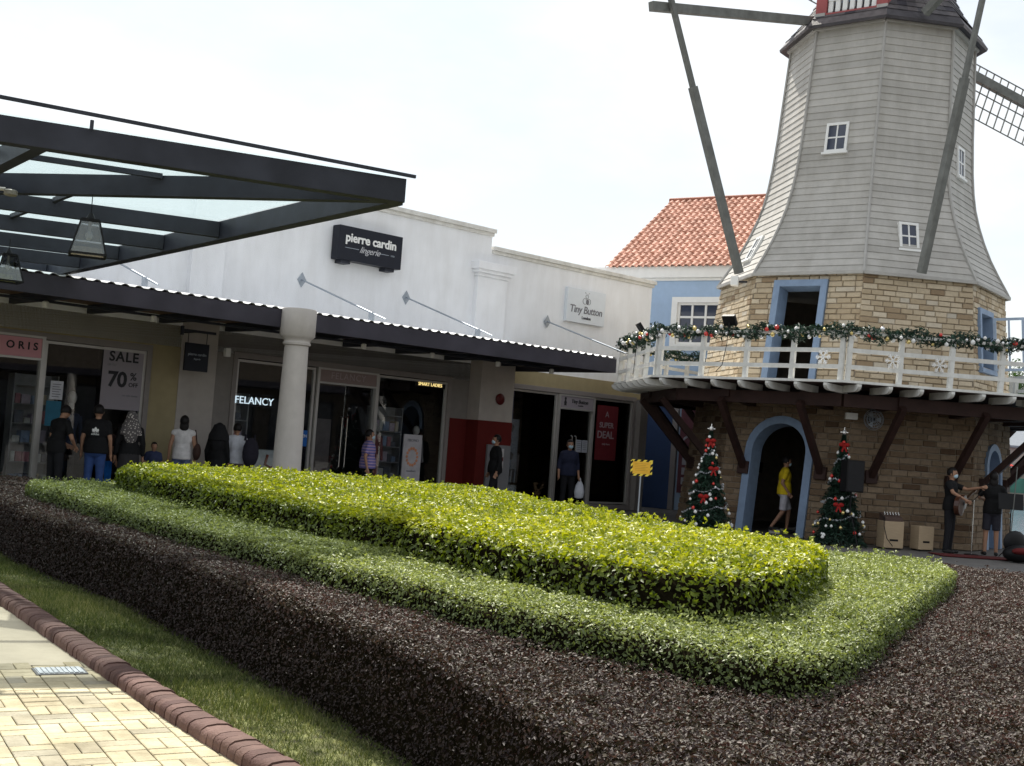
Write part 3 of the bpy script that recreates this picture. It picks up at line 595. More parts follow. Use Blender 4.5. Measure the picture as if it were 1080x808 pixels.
for k, (s, z) in enumerate(((2.62,1.62),(3.1,1.62),(3.33,1.62))):
    if k: p = poster('door_notice', s, z, .2, .32, mat('notice %d' % k, (.42,.44,.50), .7), ('white notice sheet on the door under the white shop name', 'white notice sheet on the door, right of its twin')[k-1], y=.035, cat='notice')
    if k:
        l = MB(); [l.box((-.07,-.009,.11-i*.05),(.07,-.006,.125-i*.05)) for i in range(5)]; l.build('printed_lines', M['greyink'], p)
p = poster('display_stand', -2.72, 1.02, .52, 1.16, mat('stand board', (.42,.40,.42), .6), 'white roll-up board with an orange ring, standing before the right Felancy window', y=-.35, cat='display board', thick=.03)
p['label'] = 'white standing board with an orange ring, outside the glass near the woman in stripes'
l = MB()
for i in range(14):
    a = i*2*math.pi/14; l.ball((.15*math.cos(a),-.033,.08+.19*math.sin(a)), .036, 6, (1,.15,1))
l.build('orange_ring', mat('orange print', (.55,.25,.14), .6), p); MB().box((-.26,-.03,-1.0),(.26,.0,-.60)).box((-.30,-.12,-1.02),(.30,.12,-.98)).build('base', mat('stand base', (.50,.50,.54), .5), p)
text('PROMO', .09, M['greyink'], p, (0,-.034,.42)); text('members', .07, M['greyink'], p, (0,-.034,-.26))
p = poster('door_banner', -4.75, 1.05, .40, 1.5, mat('door banner', (.16,.13,.13), .6), 'narrow brown banner behind the left leaf of the shop door under the FELANCY panel', y=.25, cat='banner')
p = poster('sticker_sheet', -5.42, 1.35, .26, .34, mat('blue sticker', (.02,.12,.42), .6), 'bright blue sticker on the glass just right of the round column', cat='sticker')
text('OPEN', .09, M['white'], p, (0,-.008,.02))
# meter cupboard on the pilaster + fire bell
o = empty('meter_cupboard', SW(-.20,-.50,0), SR, 'grey metal cupboard with paper notices against the red pilaster', 'cupboard')
MB().box((-.35,-.0,.1),(.40,.06,1.50)).build('case', mat('grey cupboard', (.20,.20,.21), .5, var=.05), o, bevel=.01)
MB().box((-.12,-.006,.95),(.18,-.001,1.42)).build('notice_sheet', mat('cupboard notice', (.5,.48,.48), .7), o); MB().box((-.11,-.009,1.12),(.17,-.0065,1.22)).build('red_band', M['red'], o)
o = MB().lathe([(.13,0),(.14,.03),(.10,.07),(.03,.08)], (0,0,0), 20).build('fire_bell', mat('bell red', (.10,.012,.012), .4), None, smooth=True); o.location = SW(-.22,-.43,2.60); o.rotation_euler = (R(90),0,SR); tag(o, 'dark red round fire alarm bell above the red dado', 'alarm bell')
# window displays
def mannequin(s, y, label, m_, legs=True, h=1.72):
    o = empty('mannequin', SW(s,y,.1), SR, label, 'mannequin'); k = h/1.72
    b = MB(); b.ball((0,0,1.60*k), .095*k, 12, (.85,.95,1.25)); b.tube([(0,0,1.40*k),(0,0,1.52*k)], .045*k, 10)
    b.build('head', mat('mannequin head', (.6,.57,.56), .4), o, smooth=True)
    t = MB(); t.lathe([(.13,.82),(.165,.9),(.12,1.06),(.15,1.22),(.19,1.36),(.16,1.42),(.05,1.45)], (0,0,0), 16, sq=(1,.6))
    for sx in (-1,1): t.tube([(sx*.18,0,1.38),(sx*.23,.02,1.1),(sx*.22,-.04,.86)], [.045,.038,.03], 8)
    t.build('torso', m_, o, smooth=True)
    l = MB()
    for sx in (-1,1): l.tube([(sx*.08,0,.86),(sx*.09,0,.45),(sx*.09,.02,.04)], [.075,.055,.04], 8)
    l.build('legs_form', M['dark'] if not legs else m_, o, smooth=True); return o
mannequin(-10.35,.4,'tall mannequin in dark clothes behind the left shop window', mat('display navy', (.04,.05,.09), .7), False, 1.85)
mannequin(1.80,.5,'mannequin in a pale top at the right of the blue-lit window', mat('display beige', (.62,.54,.46), .7))
mannequin(-1.95,.5,'dim mannequin in dark clothes behind the orange ring board', mat('display dark', (.25,.23,.25), .7))
mannequin(-3.15,.5,'dim mannequin with a red cloth near the shop door', mat('display maroon', (.35,.12,.12), .7))
mannequin(-5.42,.42,'mannequin in pale lace right of the round column', mat('display lace', (.5,.5,.55), .7), True, 1.55)
o = empty('display_counter', SW(1.25,.62,.1), SR, 'white display boxes and racks inside the window beside the red pilaster', 'display')
o['label'] = 'white display plinth with hanging clothes in the window beside the red pilaster'
MB().box((-.7,-.4,0),(.0,.1,.42)).box((.02,-.4,0),(.62,.1,.36)).build('plinth', mat('display white', (.7,.76,.85), .5), o, bevel=.01)
b = MB(); b.tube([(-.65,0,1.22),(.35,0,1.22)], .015, 8); b.tube([(-.65,0,.4),(-.65,0,1.22)], .015, 8); b.tube([(.35,0,.4),(.35,0,1.22)], .015, 8); b.build('rail', M['stain'], o)
for i in range(7):
    x = -.55+i*.13; g = MB(); g.prism([(-.10,0),(.10,0),(.13,.62),(.05,.72),(-.05,.72),(-.13,.62)], (x,-.06,.48),(.5,.86,0),(0,0,1),(.86,-.5,0),.03)
    g.build('hanging_shirt', mat('small shirt %d' % i, [(.75,.78,.85),(.55,.62,.75),(.8,.72,.75),(.45,.5,.62)][i%4], .8), o)
o = empty('curtain', SW(1.05,1.1,.1), SR, 'pale blue-lit curtain drape inside the window beside the red pilaster', 'curtain')
vs = []; fs = []
for i in range(41): x = i*.016; y = .03*math.sin(i*1.1); vs += [(x,y,0),(x,y,2.8)]
for i in range(40): fs.append((2*i,2*i+2,2*i+3,2*i+1))
MB().add(vs,fs).build('drape', mat('curtain cloth', (.34,.35,.55), .8), o)
o = empty('display_table', SW(-6.3,.5,.1), SR, 'low white table with a red ornament inside the window under the neon word', 'table')
MB().box((-.2,-.25,.50),(.75,.25,.95)).build('cabinet', mat('display cabinet', (.6,.63,.65), .5), o, bevel=.01)
MB().tube([(.2,-.27,.85),(.15,-.27,.65),(.3,-.27,.58),(.45,-.27,.65),(.40,-.27,.85)], .03, 8).build('red_ornament', mat('dull red', (.25,.05,.03), .5), o, smooth=True)
# ================================================================ glass pergola
PH = 3.92; PC = Vector((-1.14,11.2,0)); aA = R(203); aB = R(126.6)
dA = Vector((math.cos(aA), math.sin(aA), 0)); dB = Vector((math.cos(aB), math.sin(aB), 0))
pg = empty('glass_pergola', (PC.x,PC.y,0), 0, 'dark steel pergola with a clear glass roof jutting over the walkway', 'pergola')
def PL(a, b, z): v_ = dA*a+dB*b; return Vector((v_.x, v_.y, z))
MB().beam(PL(-.02,0,PH-.11), PL(12,0,PH-.11), .14, .22).build('edge_beam', M['darksteel'], pg, bevel=.006)
MB().beam(PL(0,.07,PH-.11), PL(0,14,PH-.11), .14, .22).build('edge_beam', M['darksteel'], pg, bevel=.006)
MB().beam(PL(.06,.06,PH-.11), PL(12,12,PH-.11), .12, .20).build('hip_beam', M['darksteel'], pg)
MB().beam(PL(-.06,-.12,PH+.02), PL(9,-.12,PH+.30), .03, .028).build('gutter_tube', M['darksteel'], pg)
ks = (3.95,5.7,7.4,9.1,10.8,12.6)
for k in ks: MB().beam(PL(.07,k,PH-.10), PL(min(k,12)-.05,k,PH-.10), .10, .18).build('purlin', M['darksteel'], pg)
for a in (3.05,6.2,9.2): MB().beam(PL(a,.07,PH-.10), PL(a,a-.05,PH-.10), .12, .18).build('purlin', M['darksteel'], pg)
def bar(p, q): MB().beam(p, q, .05, .05).build('glazing_bar', M['darksteel'], pg)
for a in (1.9,3.8,5.7,7.6):                                     # bars running back on both sides of the hip
    prev = a
    for k in ks:
        if k > a: bar(PL(a,prev+(.05 if prev != a else .1),PH-.02), PL(a,k-.05,PH-.02)); prev = k
for b_ in (1.5,3.0,4.6): bar(PL(b_+.1,b_,PH-.02), PL(12,b_,PH-.02))
def pane(P_):
    g = MB(); n = len(P_); g.add([(q.x,q.y,PH+.03) for q in P_]+[(q.x,q.y,PH+.036) for q in P_], [list(range(n)), list(range(2*n-1,n-1,-1))]); g.build('glass_panel', M['roofglass'], pg)
prev = 0
for k in ks:
    pane([PL(0,prev,0),PL(prev,prev,0),PL(min(k,12),min(k,12),0),PL(0,k,0)] if prev else [PL(0,0,0),PL(k,k,0),PL(0,k,0)]); prev = k
prev = 0
for a in (3.05,6.2,9.2,12):
    pane([PL(prev,0,0),PL(a,0,0),PL(a,a,0),PL(prev,prev,0)] if prev else [PL(0,0,0),PL(a,0,0),PL(a,a,0)]); prev = a
for k, a in enumerate((2.75,6.0)): MB().tube([PL(a,-.12,PH-.02), PL(a,-.12,PH+.06)], .016, 6).build('bracket', M['darksteel'], pg)
MB().tube([PL(2.75,2.45,PH-.20), PL(4.2,2.9,PH-.235), PL(12,6.5,PH-.22)], .018, 8).build('conduit', mat('pale conduit', (.45,.43,.40), .5), pg, smooth=True)
MB().lathe([(.05,0),(.065,.01),(.065,.05),(.05,.06)], PL(2.70,2.45,PH-.26), 16).build('junction_box', mat('junction box', (.25,.23,.2), .5), pg, smooth=True)
# posts under the far end
for a, b in ((9.2,3.55),(7.2,13.5)): MB().beam(PL(a,b,0), PL(a,b,PH-.24), .14, .14, (1,0,0)).build('post', M['darksteel'], pg)
M['lampglass'] = glassmat('smoky lamp glass', (.42,.43,.45), 1.9)
def lantern(loc, rz, label):
    o = empty('hanging_lantern', loc, rz, label, 'lantern', 'lanterns hung from the pergola'); b = MB(); t, w_, h = .085, .165, .33
    T = [(-t,-t,h),(t,-t,h),(t,t,h),(-t,t,h)]; B = [(-w_,-w_,0),(w_,-w_,0),(w_,w_,0),(-w_,w_,0)]
    for i in range(4): b.beam(T[i],B[i],.016,.016,(1,0,.1)); b.beam(B[i],B[(i+1)%4],.02,.02); b.beam(T[i],T[(i+1)%4],.018,.018)
    b.box((-t,-t,h),(t,t,h+.02)); b.lathe([(.05,0),(.02,.06)], (0,0,h+.02), 10); b.build('frame', M['black'], o)
    g = MB()
    for i in range(4): j = (i+1)%4; g.add([T[i],T[j],B[j],B[i]], [(0,1,2,3)])
    g.build('glass', M['lampglass'], o); MB().ball((0,0,h-.14), .035, 10, (1,1,1.3)).tube([(0,0,h-.1),(0,0,h)], .015, 8).build('bulb', mat('bulb', (.75,.75,.72), .3), o, smooth=True)
    MB().tube([(0,0,h+.07),(.0,0,PH-.22-loc[2])], .005, 6).build('cable', M['black'], o); return o
lantern((-4.20,11.9,3.10), R(20), 'smoky glass lantern hanging on a cable, the larger one under the pergola')
lantern((-6.50,15.6,3.16), R(35), 'smoky glass lantern at the very edge, the smaller one under the pergola')
# ================================================================ windmill
TC = Vector((8.22, 29.8, 0)); TRZ = math.atan2(-TC.y, -TC.x)+R(1.0)
wm = empty('windmill', TC, TRZ, 'grey clapboard windmill tower on a tan stone base with a white balcony', 'windmill')
latx = math.cos(-TRZ); laty = math.sin(-TRZ)                 # world +X in local axes
def lean(z): return (-.13+.030*z)
def CO(k, r, z, rot=0):
    a = k*math.pi/4+rot; return Vector((r*math.cos(a)+latx*lean(z), r*math.sin(a)+laty*lean(z), z))
class Face:
    def __init__(s, k, r0, z0, r1, z1, rot=0):
        a, b, c, d = CO(k,r0,z0,rot), CO(k+1,r0,z0,rot), CO(k,r1,z1,rot), CO(k+1,r1,z1,rot)
        s.m = (a+b)/2; s.e = (b-a).normalized(); s.v = ((c+d)/2-s.m); s.H = s.v.length; s.v.normalize(); s.n = s.e.cross(s.v); s.w0 = (b-a).length/2; s.w1 = (d-c).length/2
    def P(s, u, v, d=0): return s.m+s.e*u+s.v*v+s.n*d
    def hw(s, v): return s.w0+(s.w1-s.w0)*v/s.H
def fbox(mb, F, u0, u1, v0, v1, d0, d1, t=.5, m=0):
    P = [F.P(u,v,d) for d in (d0,d1) for u,v in ((u0,v0),(u1,v0),(u1,v1),(u0,v1))]
    return mb.add(P, [(0,3,2,1),(4,5,6,7),(0,1,5,4),(1,2,6,5),(2,3,7,6),(3,0,4,7)], t, m)
DOORL = dict(k=-1, u0=-.92, u1=.68, top=2.62)                 # outer edge of the arched blue frame
DOORU = dict(k=-1, u0=-.77, u1=.50, top=2.42)
def arch(u0, u1, top, v0=0, n=14):
    r = (u1-u0)/2; c = (u0+u1)/2; return [(u0,v0)]+[(c-r*math.cos(math.pi*i/n), top-r+r*math.sin(math.pi*i/n)) for i in range(n+1)]+[(u1,v0)]
def masonry(name, bname, r0, z0, r1, z1, rowh, bw, mtl, holes):
    core = MB(); bricks = MB()
    for k in range(-4, 4):
        F = Face(k, r0, z0, r1, z1); hs = holes.get(k, []); w0, w1, H = F.w0, F.w1, F.H
        outer = [(-w0,0)]
        lo = sorted([h for h in hs if h['v0'] <= 0], key=lambda h: h['u0']); hi = [h for h in hs if h['v0'] > 0]
        poly = [(-w0,0)]
        for h in lo: poly += h['poly']
        poly += [(w0,0),(w1,H),(-w1,H)]
        if hi:                                                   # a window: split the face round it
            h = hi[0]; a0,a1,b0,b1 = h['u0'],h['u1'],h['v0'],h['v1']; hwf = F.hw
            for pl in ([(-w0,0),(w0,0),(hwf(b0),b0),(-hwf(b0),b0)],[(-hwf(b1),b1),(hwf(b1),b1),(w1,H),(-w1,H)],[(-hwf(b0),b0),(a0,b0),(a0,b1),(-hwf(b1),b1)],[(a1,b0),(hwf(b0),b0),(hwf(b1),b1),(a1,b1)]):
                core.add([F.P(u,v) for u,v in pl], [(0,1,2,3)])
        else: core.add([F.P(u,v) for u,v in poly], [list(range(len(poly)))])
        if k in (2,3,-4,-3) and k != 2 and False: continue
        v = 0; row = 0
        while v < H-.02:
            rh = min(rowh*random.uniform(.95,1.05), H-v); hw = min(F.hw(v), F.hw(v+rh)); u = -hw-(bw*.5 if row%2 else 0)+random.uniform(-.03,.03)
            while u < hw:
                w_ = bw*random.choice((.7,.85,1,1,1.15,1.35)); a = max(u,-hw-.012); b = min(u+w_, hw+.012); u += w_
                if b-a < .05: continue
                cu, cv = (a+b)/2, v+rh/2; segs = [(a,b)]
                for h in hs:
                    if h['v0'] <= cv:
                        if h.get('arch'):
                            r = (h['u1']-h['u0'])/2; c = (h['u0']+h['u1'])/2; dv = cv-(h['top']-r)
                            if dv > r: continue
                            half = r if dv <= 0 else math.sqrt(max(0, r*r-dv*dv)); l0, l1 = c-half, c+half
                        else:
                            if cv > h['v1']: continue
                            l0, l1 = h['u0'], h['u1']
                        ns_ = []
                        for x0, x1 in segs:
                            if x1 <= l0 or x0 >= l1: ns_.append((x0,x1)); continue
                            if x0 < l0: ns_.append((x0,l0))
                            if x1 > l1: ns_.append((l1,x1))
                        segs = ns_
                t = min(1, max(0, random.gauss(.52,.24)))
                for x0, x1 in segs:
                    if x1-x0 < .03: continue
                    g = .006; pr = random.uniform(.012,.034); j = lambda: random.uniform(-.004,.004)
                    P = [F.P(x0+g+j(),v+g+j(),.0),F.P(x1-g+j(),v+g+j(),.0),F.P(x1-g+j(),v+rh-g+j(),.0),F.P(x0+g+j(),v+rh-g+j(),.0)]
                    e = .010; Q = [F.P(x0+g+e,v+g+e,pr+j()),F.P(x1-g-e,v+g+e,pr+j()),F.P(x1-g-e,v+rh-g-e,pr+j()),F.P(x0+g+e,v+rh-g-e,pr+j())]
                    bricks.add(P+Q, [(4,5,6,7),(0,1,5,4),(1,2,6,5),(2,3,7,6),(3,0,4,7)], t)
            v += rh; row += 1
    o = core.build(name, M['mortar'], wm); bricks.build(bname, mtl, o); return o
hl = {-1: [dict(u0=-.92,u1=.68,top=2.62,v0=0,arch=True,poly=arch(-.92,.68,2.62))]}
hl[1] = [dict(u0=-.60,u1=.60,top=2.35,v0=0,arch=True,poly=arch(-.60,.60,2.35))]
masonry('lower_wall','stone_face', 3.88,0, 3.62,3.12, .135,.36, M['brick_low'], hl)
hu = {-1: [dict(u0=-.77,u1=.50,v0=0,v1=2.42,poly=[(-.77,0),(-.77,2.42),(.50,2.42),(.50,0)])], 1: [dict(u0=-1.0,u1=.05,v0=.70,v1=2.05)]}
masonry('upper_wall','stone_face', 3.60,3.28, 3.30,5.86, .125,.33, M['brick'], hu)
def arched_frame(F, u0, u1, top, wd, name='door_frame'):
    f = MB(); A = arch(u0,u1,top); B = arch(u0+wd,u1-wd,top-wd); n = len(A)
    for d0, d1 in ((.07,-.42),):
        vs = [F.P(u,v,d0) for u,v in A]+[F.P(u,v,d0) for u,v in B]+[F.P(u,v,d1) for u,v in B]+[F.P(u,v,d1) for u,v in A]
        fs = []
        for i in range(n-1): fs += [(i,i+1,n+i+1,n+i),(n+i,n+i+1,2*n+i+1,2*n+i),(3*n+i,3*n+i+1,i+1,i),(2*n+i,2*n+i+1,3*n+i+1,3*n+i)]
        f.add(vs, fs)
    return f.build(name, M['blue_frame'], wm)
FL = {k: Face(k,3.88,0,3.62,3.12) for k in range(-4,4)}; FU = {k: Face(k,3.60,3.28,3.30,5.86) for k in range(-4,4)}
arched_frame(FL[-1],-.92,.68,2.62,.17); arched_frame(FL[1],-.60,.60,2.35,.15)
x = MB(); fbox(x, FL[1], -.46,.46,0,2.2,-.30,-.26); x.build('door', M['blue_dark'], wm)
F = FU[-1]; x = MB(); fbox(x,F,-.77,-.62,0,2.42,-.40,.08); fbox(x,F,.35,.50,0,2.42,-.40,.08); fbox(x,F,-.62,.35,2.27,2.42,-.40,.08); x.build('door_frame', M['blue_frame'], wm)
F = FU[1]; x = MB(); fbox(x,F,-1.0,-.88,.70,2.05,-.25,.08); fbox(x,F,-.07,.05,.70,2.05,-.25,.08); fbox(x,F,-.88,-.07,1.93,2.05,-.25,.08); fbox(x,F,-1.05,.10,.60,.70,-.25,.12)
o = x.build('window', M['blue_frame'], wm)
# casement leaf swung outwards
hp = F.P(-.07,.70,.09); ed = (F.n*.92+F.e*.38).normalized(); x = MB()
def leafbar(a0,a1,v0,v1): 
    P = [hp+ed*a+F.v*v+F.e*t for t in (0,.03) for a,v in ((a0,v0),(a1,v0),(a1,v1),(a0,v1))]; x.add(P, [(0,3,2,1),(4,5,6,7),(0,1,5,4),(1,2,6,5),(2,3,7,6),(3,0,4,7)])
leafbar(0,.06,0,1.22); leafbar(.60,.66,0,1.22); leafbar(.06,.60,0,.06); leafbar(.06,.60,1.16,1.22); leafbar(.06,.60,.58,.62); leafbar(.31,.35,.06,1.16)
x.build('casement', mat('pale blue timber', (.36,.44,.55), .5), o)
# floors inside
MB().prism([(CO(k,3.5,0).x, CO(k,3.5,0).y) for k in range(8)], (0,0,3.13),(1,0,0),(0,1,0),(0,0,1),.12).build('floor_slab', M['dark'], wm)
# clapboard body
prof = [(5.84,3.40),(6.0,3.30),(6.3,3.12),(6.7,2.90),(7.1,2.72),(7.5,2.57),(7.9,2.455),(8.3,2.38),(8.8,2.32),(9.6,2.26),(11.9,2.14)]
def RZ(z):
    for (z0,r0),(z1,r1) in zip(prof[:-1],prof[1:]):
        if z <= z1: return r0+(r1-r0)*(z-z0)/(z1-z0)
    return prof[-1][1]
b = MB(); z = 5.84; ch = .165
while z < 11.9:
    z1 = min(z+ch, 11.9); ra, rb = RZ(z)+.018, RZ(z1)
    for k in range(8):
        a0, a1, b0, b1, c0, c1 = CO(k,ra,z), CO(k+1,ra,z), CO(k,rb,z1), CO(k+1,rb,z1), CO(k,RZ(z)-.01,z), CO(k+1,RZ(z)-.01,z)
        n_ = 1; t = random.random(); b.add([a0,a1,b1,b0,c0,c1], [(0,1,2,3),(4,5,1,0)], t)
    z = z1
body = b.build('clapboard_body', M['board'], wm)
for k in range(8):
    b = MB(); zs = [5.82]+[p[0] for p in prof[1:-1]]+[11.9]
    b.tube([CO(k,RZ(max(z,5.84))+.028,z) for z in zs], .035, 5); b.build('corner_trim', M['boardtrim'], body)
x = MB()
for k in range(8):
    x.beam(CO(k,3.42,5.83), CO(k+1,3.42,5.83), .06,.07)
x.build('drip_board', M['boardtrim'], wm)
M['wglass'] = mat('dark window glass', (.02,.03,.06), .08, var=.1, spec=.8)
def mill_window(F, u0, u1, v0, v1, cols=2, rows=2, m_=None, d=.05, fw=.06, name='window', tilt=0):
    x = MB(); fbox(x,F,u0,u0+fw,v0,v1,-.05,d); fbox(x,F,u1-fw,u1,v0,v1,-.05,d); fbox(x,F,u0+fw,u1-fw,v0,v0+fw,-.05,d); fbox(x,F,u0+fw,u1-fw,v1-fw,v1,-.05,d); fbox(x,F,u0-.04,u1+.04,v0-.05,v0,-.05,d+.04)
    for i in range(1,cols): c_ = u0+(u1-u0)*i/cols; fbox(x,F,c_-.017,c_+.017,v0+fw,v1-fw,-.02,d-.01)
    for i in range(1,rows): c_ = v0+(v1-v0)*i/rows; fbox(x,F,u0+fw,u1-fw,c_-.017,c_+.017,-.02,d-.013)
    o = x.build(name, m_ or M['white'], wm); g = MB(); fbox(g,F,u0+fw,u1-fw,v0+fw,v1-fw,-.03,d-.022); g.build('pane', M['wglass'], o); return o
mill_window(Face(-1,RZ(8.8),8.8,RZ(9.6),9.6), -.30,.24, .0,.70)
mill_window(Face(0,2.86,6.42,2.66,7.1), -.36,.10,.02,.68, d=.16)
mill_window(Face(1,RZ(8.5),8.5,RZ(9.3),9.3), -.28,.22,.0,.72)
mill_window(Face(-2,RZ(6.3),6.3,RZ(7.1),7.1), -.25,.2,.05,.72)
# cap
cp = MB(); rings = [(2.12,11.86),(2.44,11.80),(2.46,11.86),(2.30,12.08),(2.05,12.38),(1.80,12.72),(1.62,13.05),(1.50,13.5),(1.25,14.4),(.7,15.4),(.1,16.0)]
for (ra,za),(rb,zb) in zip(rings[:-1],rings[1:]):
    steps = 1 if za < 11.87 else max(1, int(math.hypot(ra-rb,zb-za)/.16))
    for i in range(steps):
        t0, t1 = i/steps, (i+1)/steps; r0_, r1_ = ra+(rb-ra)*t0, ra+(rb-ra)*t1; z0_, z1_ = za+(zb-za)*t0, za+(zb-za)*t1
        for k in range(8):
            nseg = max(2, int(r0_*.76/.22)) if za > 11.87 else 1
            for j in range(nseg):
                f0, f1 = j/nseg, (j+1)/nseg; o_ = .02+random.uniform(0,.02) if za > 11.87 else 0
                A = CO(k,r0_+o_,z0_-.5*o_); B = CO(k+1,r0_+o_,z0_-.5*o_); C_ = CO(k,r1_,z1_); D = CO(k+1,r1_,z1_)
                cp.add([A.lerp(B,f0),A.lerp(B,f1),C_.lerp(D,f1),C_.lerp(D,f0)], [(0,1,2,3)], random.random())
cap = cp.build('cap_roof', M['slate'], wm)
x = MB()
for k in range(8): x.beam(CO(k,2.22,11.83), CO(k+1,2.22,11.83), .10,.08)
x.build('eave_board', M['boardtrim'], cap)
F = Face(-1,2.26,11.92,2.26,14.2)
hwid = F.w0
x = MB(); fbox(x,F,-hwid,hwid,0,.26,-.8,.0); fbox(x,F,-hwid+.0,-hwid+.26,.26,2.0,-.8,-.0); fbox(x,F,hwid-.26,hwid,.26,2.0,-.8,.0); fbox(x,F,-hwid,hwid,2.0,2.3,-.8,0); dm = x.build('dormer', M['redpaint'], wm)
x = MB(); fbox(x,F,-hwid-.01,-hwid+.24,.0,.27,-.02,.02); fbox(x,F,hwid-.24,hwid+.01,.0,.27,-.02,.02); x.build('corner_block', M['boardtrim'], dm)
x = MB(); fbox(x,F,-hwid+.26,hwid-.26,.26,2.0,-.30,-.25); x.build('blue_panel', M['blue_frame'], dm)
x = MB(); nb = 6
for i in range(nb+1): u = -hwid+.34+i*(2*hwid-.68)/nb; fbox(x,F,u-.055,u+.055,.27,.62,-.12,-.05)
fbox(x,F,-hwid+.28,hwid-.28,.55,.66,-.13,-.04); x.build('balustrade', M['white'], dm)
for u in (-.42,.42): 
    x = MB(); fbox(x,F,u-.25,u+.25,.75,1.85,-.24,-.18); x.build('window', M['white'], dm)
# ---- balcony
DR = 5.84; DROT = R(-2.4); DZ = 3.12
bal = MB(); bal.prism([(CO(k,DR,DZ,DROT).x, CO(k,DR,DZ,DROT).y) for k in range(8)], (0,0,DZ+.13),(1,0,0),(0,1,0),(0,0,1),.05)
balc = bal.build('balcony', M['whitewood'], wm)
x = MB()
for k in range(8): x.beam(CO(k,5.05,2.94,DROT), CO(k+1,5.05,2.94,DROT), .14,.26); x.beam(CO(k,4.0,3.0,DROT), CO(k+1,4.0,3.0,DROT), .12,.16)
x.build('ring_beam', M['maroon'], balc)
x = MB()
x.prism([(CO(k,DR-.12,DZ,DROT).x, CO(k,DR-.12,DZ,DROT).y) for k in range(8)], (0,0,DZ+.115),(1,0,0),(0,1,0),(0,0,1),.012); x.build('soffit_board', M['maroon'], balc)
for k in range(-4,4):
    F = Face(k,DR,DZ-.06,DR,DZ+2,DROT); n_ = 7
    for i in range(n_):
        u = -F.w0+(i+.5)*2*F.w0/n_; xx = MB(); pr = [(-.9,.03),(-.9,.17),(.10,.17),(.10,.12),(.07,.08),(.02,.05),(-.08,.03)]
        xx.prism(pr, F.P(u-.045,0,0), F.n, F.v, F.e, .07); xx.build('joist', M['whitewood'], balc)
def rail_post(F, u, h=.98, w_=.095):
    x = MB(); fbox(x,F,u-w_/2,u+w_/2,.0,h,-.16,-.16+w_); return x.build('railing_post', M['whitewood'], balc, bevel=.006)
FR = {}
for k in range(-4,4):
    F = Face(k,DR,DZ+.18,DR,DZ+2,DROT); FR[k] = F; n_ = 4; Wd = F.w0-.12
    for i in range(n_+1): rail_post(F, -Wd+2*Wd*i/n_)
    for v_, hh in ((.27,.085),(.60,.085),(.96,.06)):
        x = MB(); fbox(x,F,-F.w0+.06,F.w0-.06,v_-hh/2,v_+hh/2,-.105 if v_ < .9 else -.17,-.06 if v_ < .9 else -.04); x.build('rail', M['whitewood'], balc)
for k in range(-4,4):
    F = FL[k]
    for sx in (-1,1):
        u = sx*(F.w0-.58); a = F.P(u,1.42,.05); x = MB(); fbox(x,F,u-.13,u+.13,1.28,1.56,-.02,.12); br = x.build('wall_bracket', M['maroon'], wm, bevel=.01)
        x = MB(); q = F.P(u,1.42,.05)+F.n*1.35; q = Vector((q.x,q.y,2.86)); x.beam(a, q, .12,.14); x.build('brace', M['maroon'], wm)
        x = MB(); fbox(x,F,u-.09,u+.09,2.80,3.0,-.02,1.4); x.build('outrigger', M['maroon'], wm)
# ---- tail poles (staging struts) seen in front of the tower
TI = Matrix.Translation(-TC); TI = Matrix.Rotation(-TRZ,4,'Z') @ TI
def TL(p): return TI @ Vector(p)
def pole(p, q, split, w0, w1, name='tail_pole'):
    p, q = TL(p), TL(q); m_ = p.lerp(q, split); o = MB().beam(p, m_, w0, w0*1.15).build(name, M['sailwood'], wm, bevel=.01); m2 = p.lerp(q, split-.02)
    off = (q-p).normalized(); MB().beam(m2, q, w1, w1).build('upper_pole', M['sailwood'], o); return o
pole((4.85,27.2,5.70),(2.49,25.8,12.12),.60,.145,.10)
pole((8.58,26.25,5.85),(9.22,24.8,12.55),.60,.145,.095)
MB().beam(TL((7.4,29.6,12.35)), TL((2.36,25.85,11.07)), .15, .20).build('tail_beam', M['sailwood'], wm, bevel=.01)
MB().beam(TL((8.3,29.2,12.6)), TL((9.35,24.7,12.75)), .15, .20).build('tail_beam', M['sailwood'], wm, bevel=.01)
MB().beam(TL((8.72,27.5,11.98)), TL((9.6,26.2,13.1)), .16, .18).build('tail_brace', M['sailwood'], wm, bevel=.01)
# sails on the far side
HB = Vector((9.55,32.7,13.36)); e1_ = Vector((.97,.22,0)).normalized(); e2_ = Vector((-.03,.1,1)).normalized()
hb = MB(); hb.beam(TL((8.6,30,13.2)), TL(HB+Vector((.0,.3,0))), .34,.34); hb.build('sail_axle', M['sailwood'], wm)
for q_ in range(4):
    an = R(-20+90*q_); d = e1_*math.cos(an)+e2_*math.sin(an); p = e1_*math.sin(an)-e2_*math.cos(an)
    s_ = MB(); s_.beam(TL(HB), TL(HB+d*6.4), .16,.24); so_ = s_.build('sail', M['sailwood'], wm)
    l = MB(); a = 1.5
    while a < 6.3: l.beam(TL(HB+d*a-p*.35), TL(HB+d*a+p*1.15), .028,.028); a += .235
    for off in (-.35,.38,.76,1.15): l.beam(TL(HB+d*1.5+p*off), TL(HB+d*6.3+p*off), .026,.026)
    l.build('sail_lattice', M['sailwood'], so_)
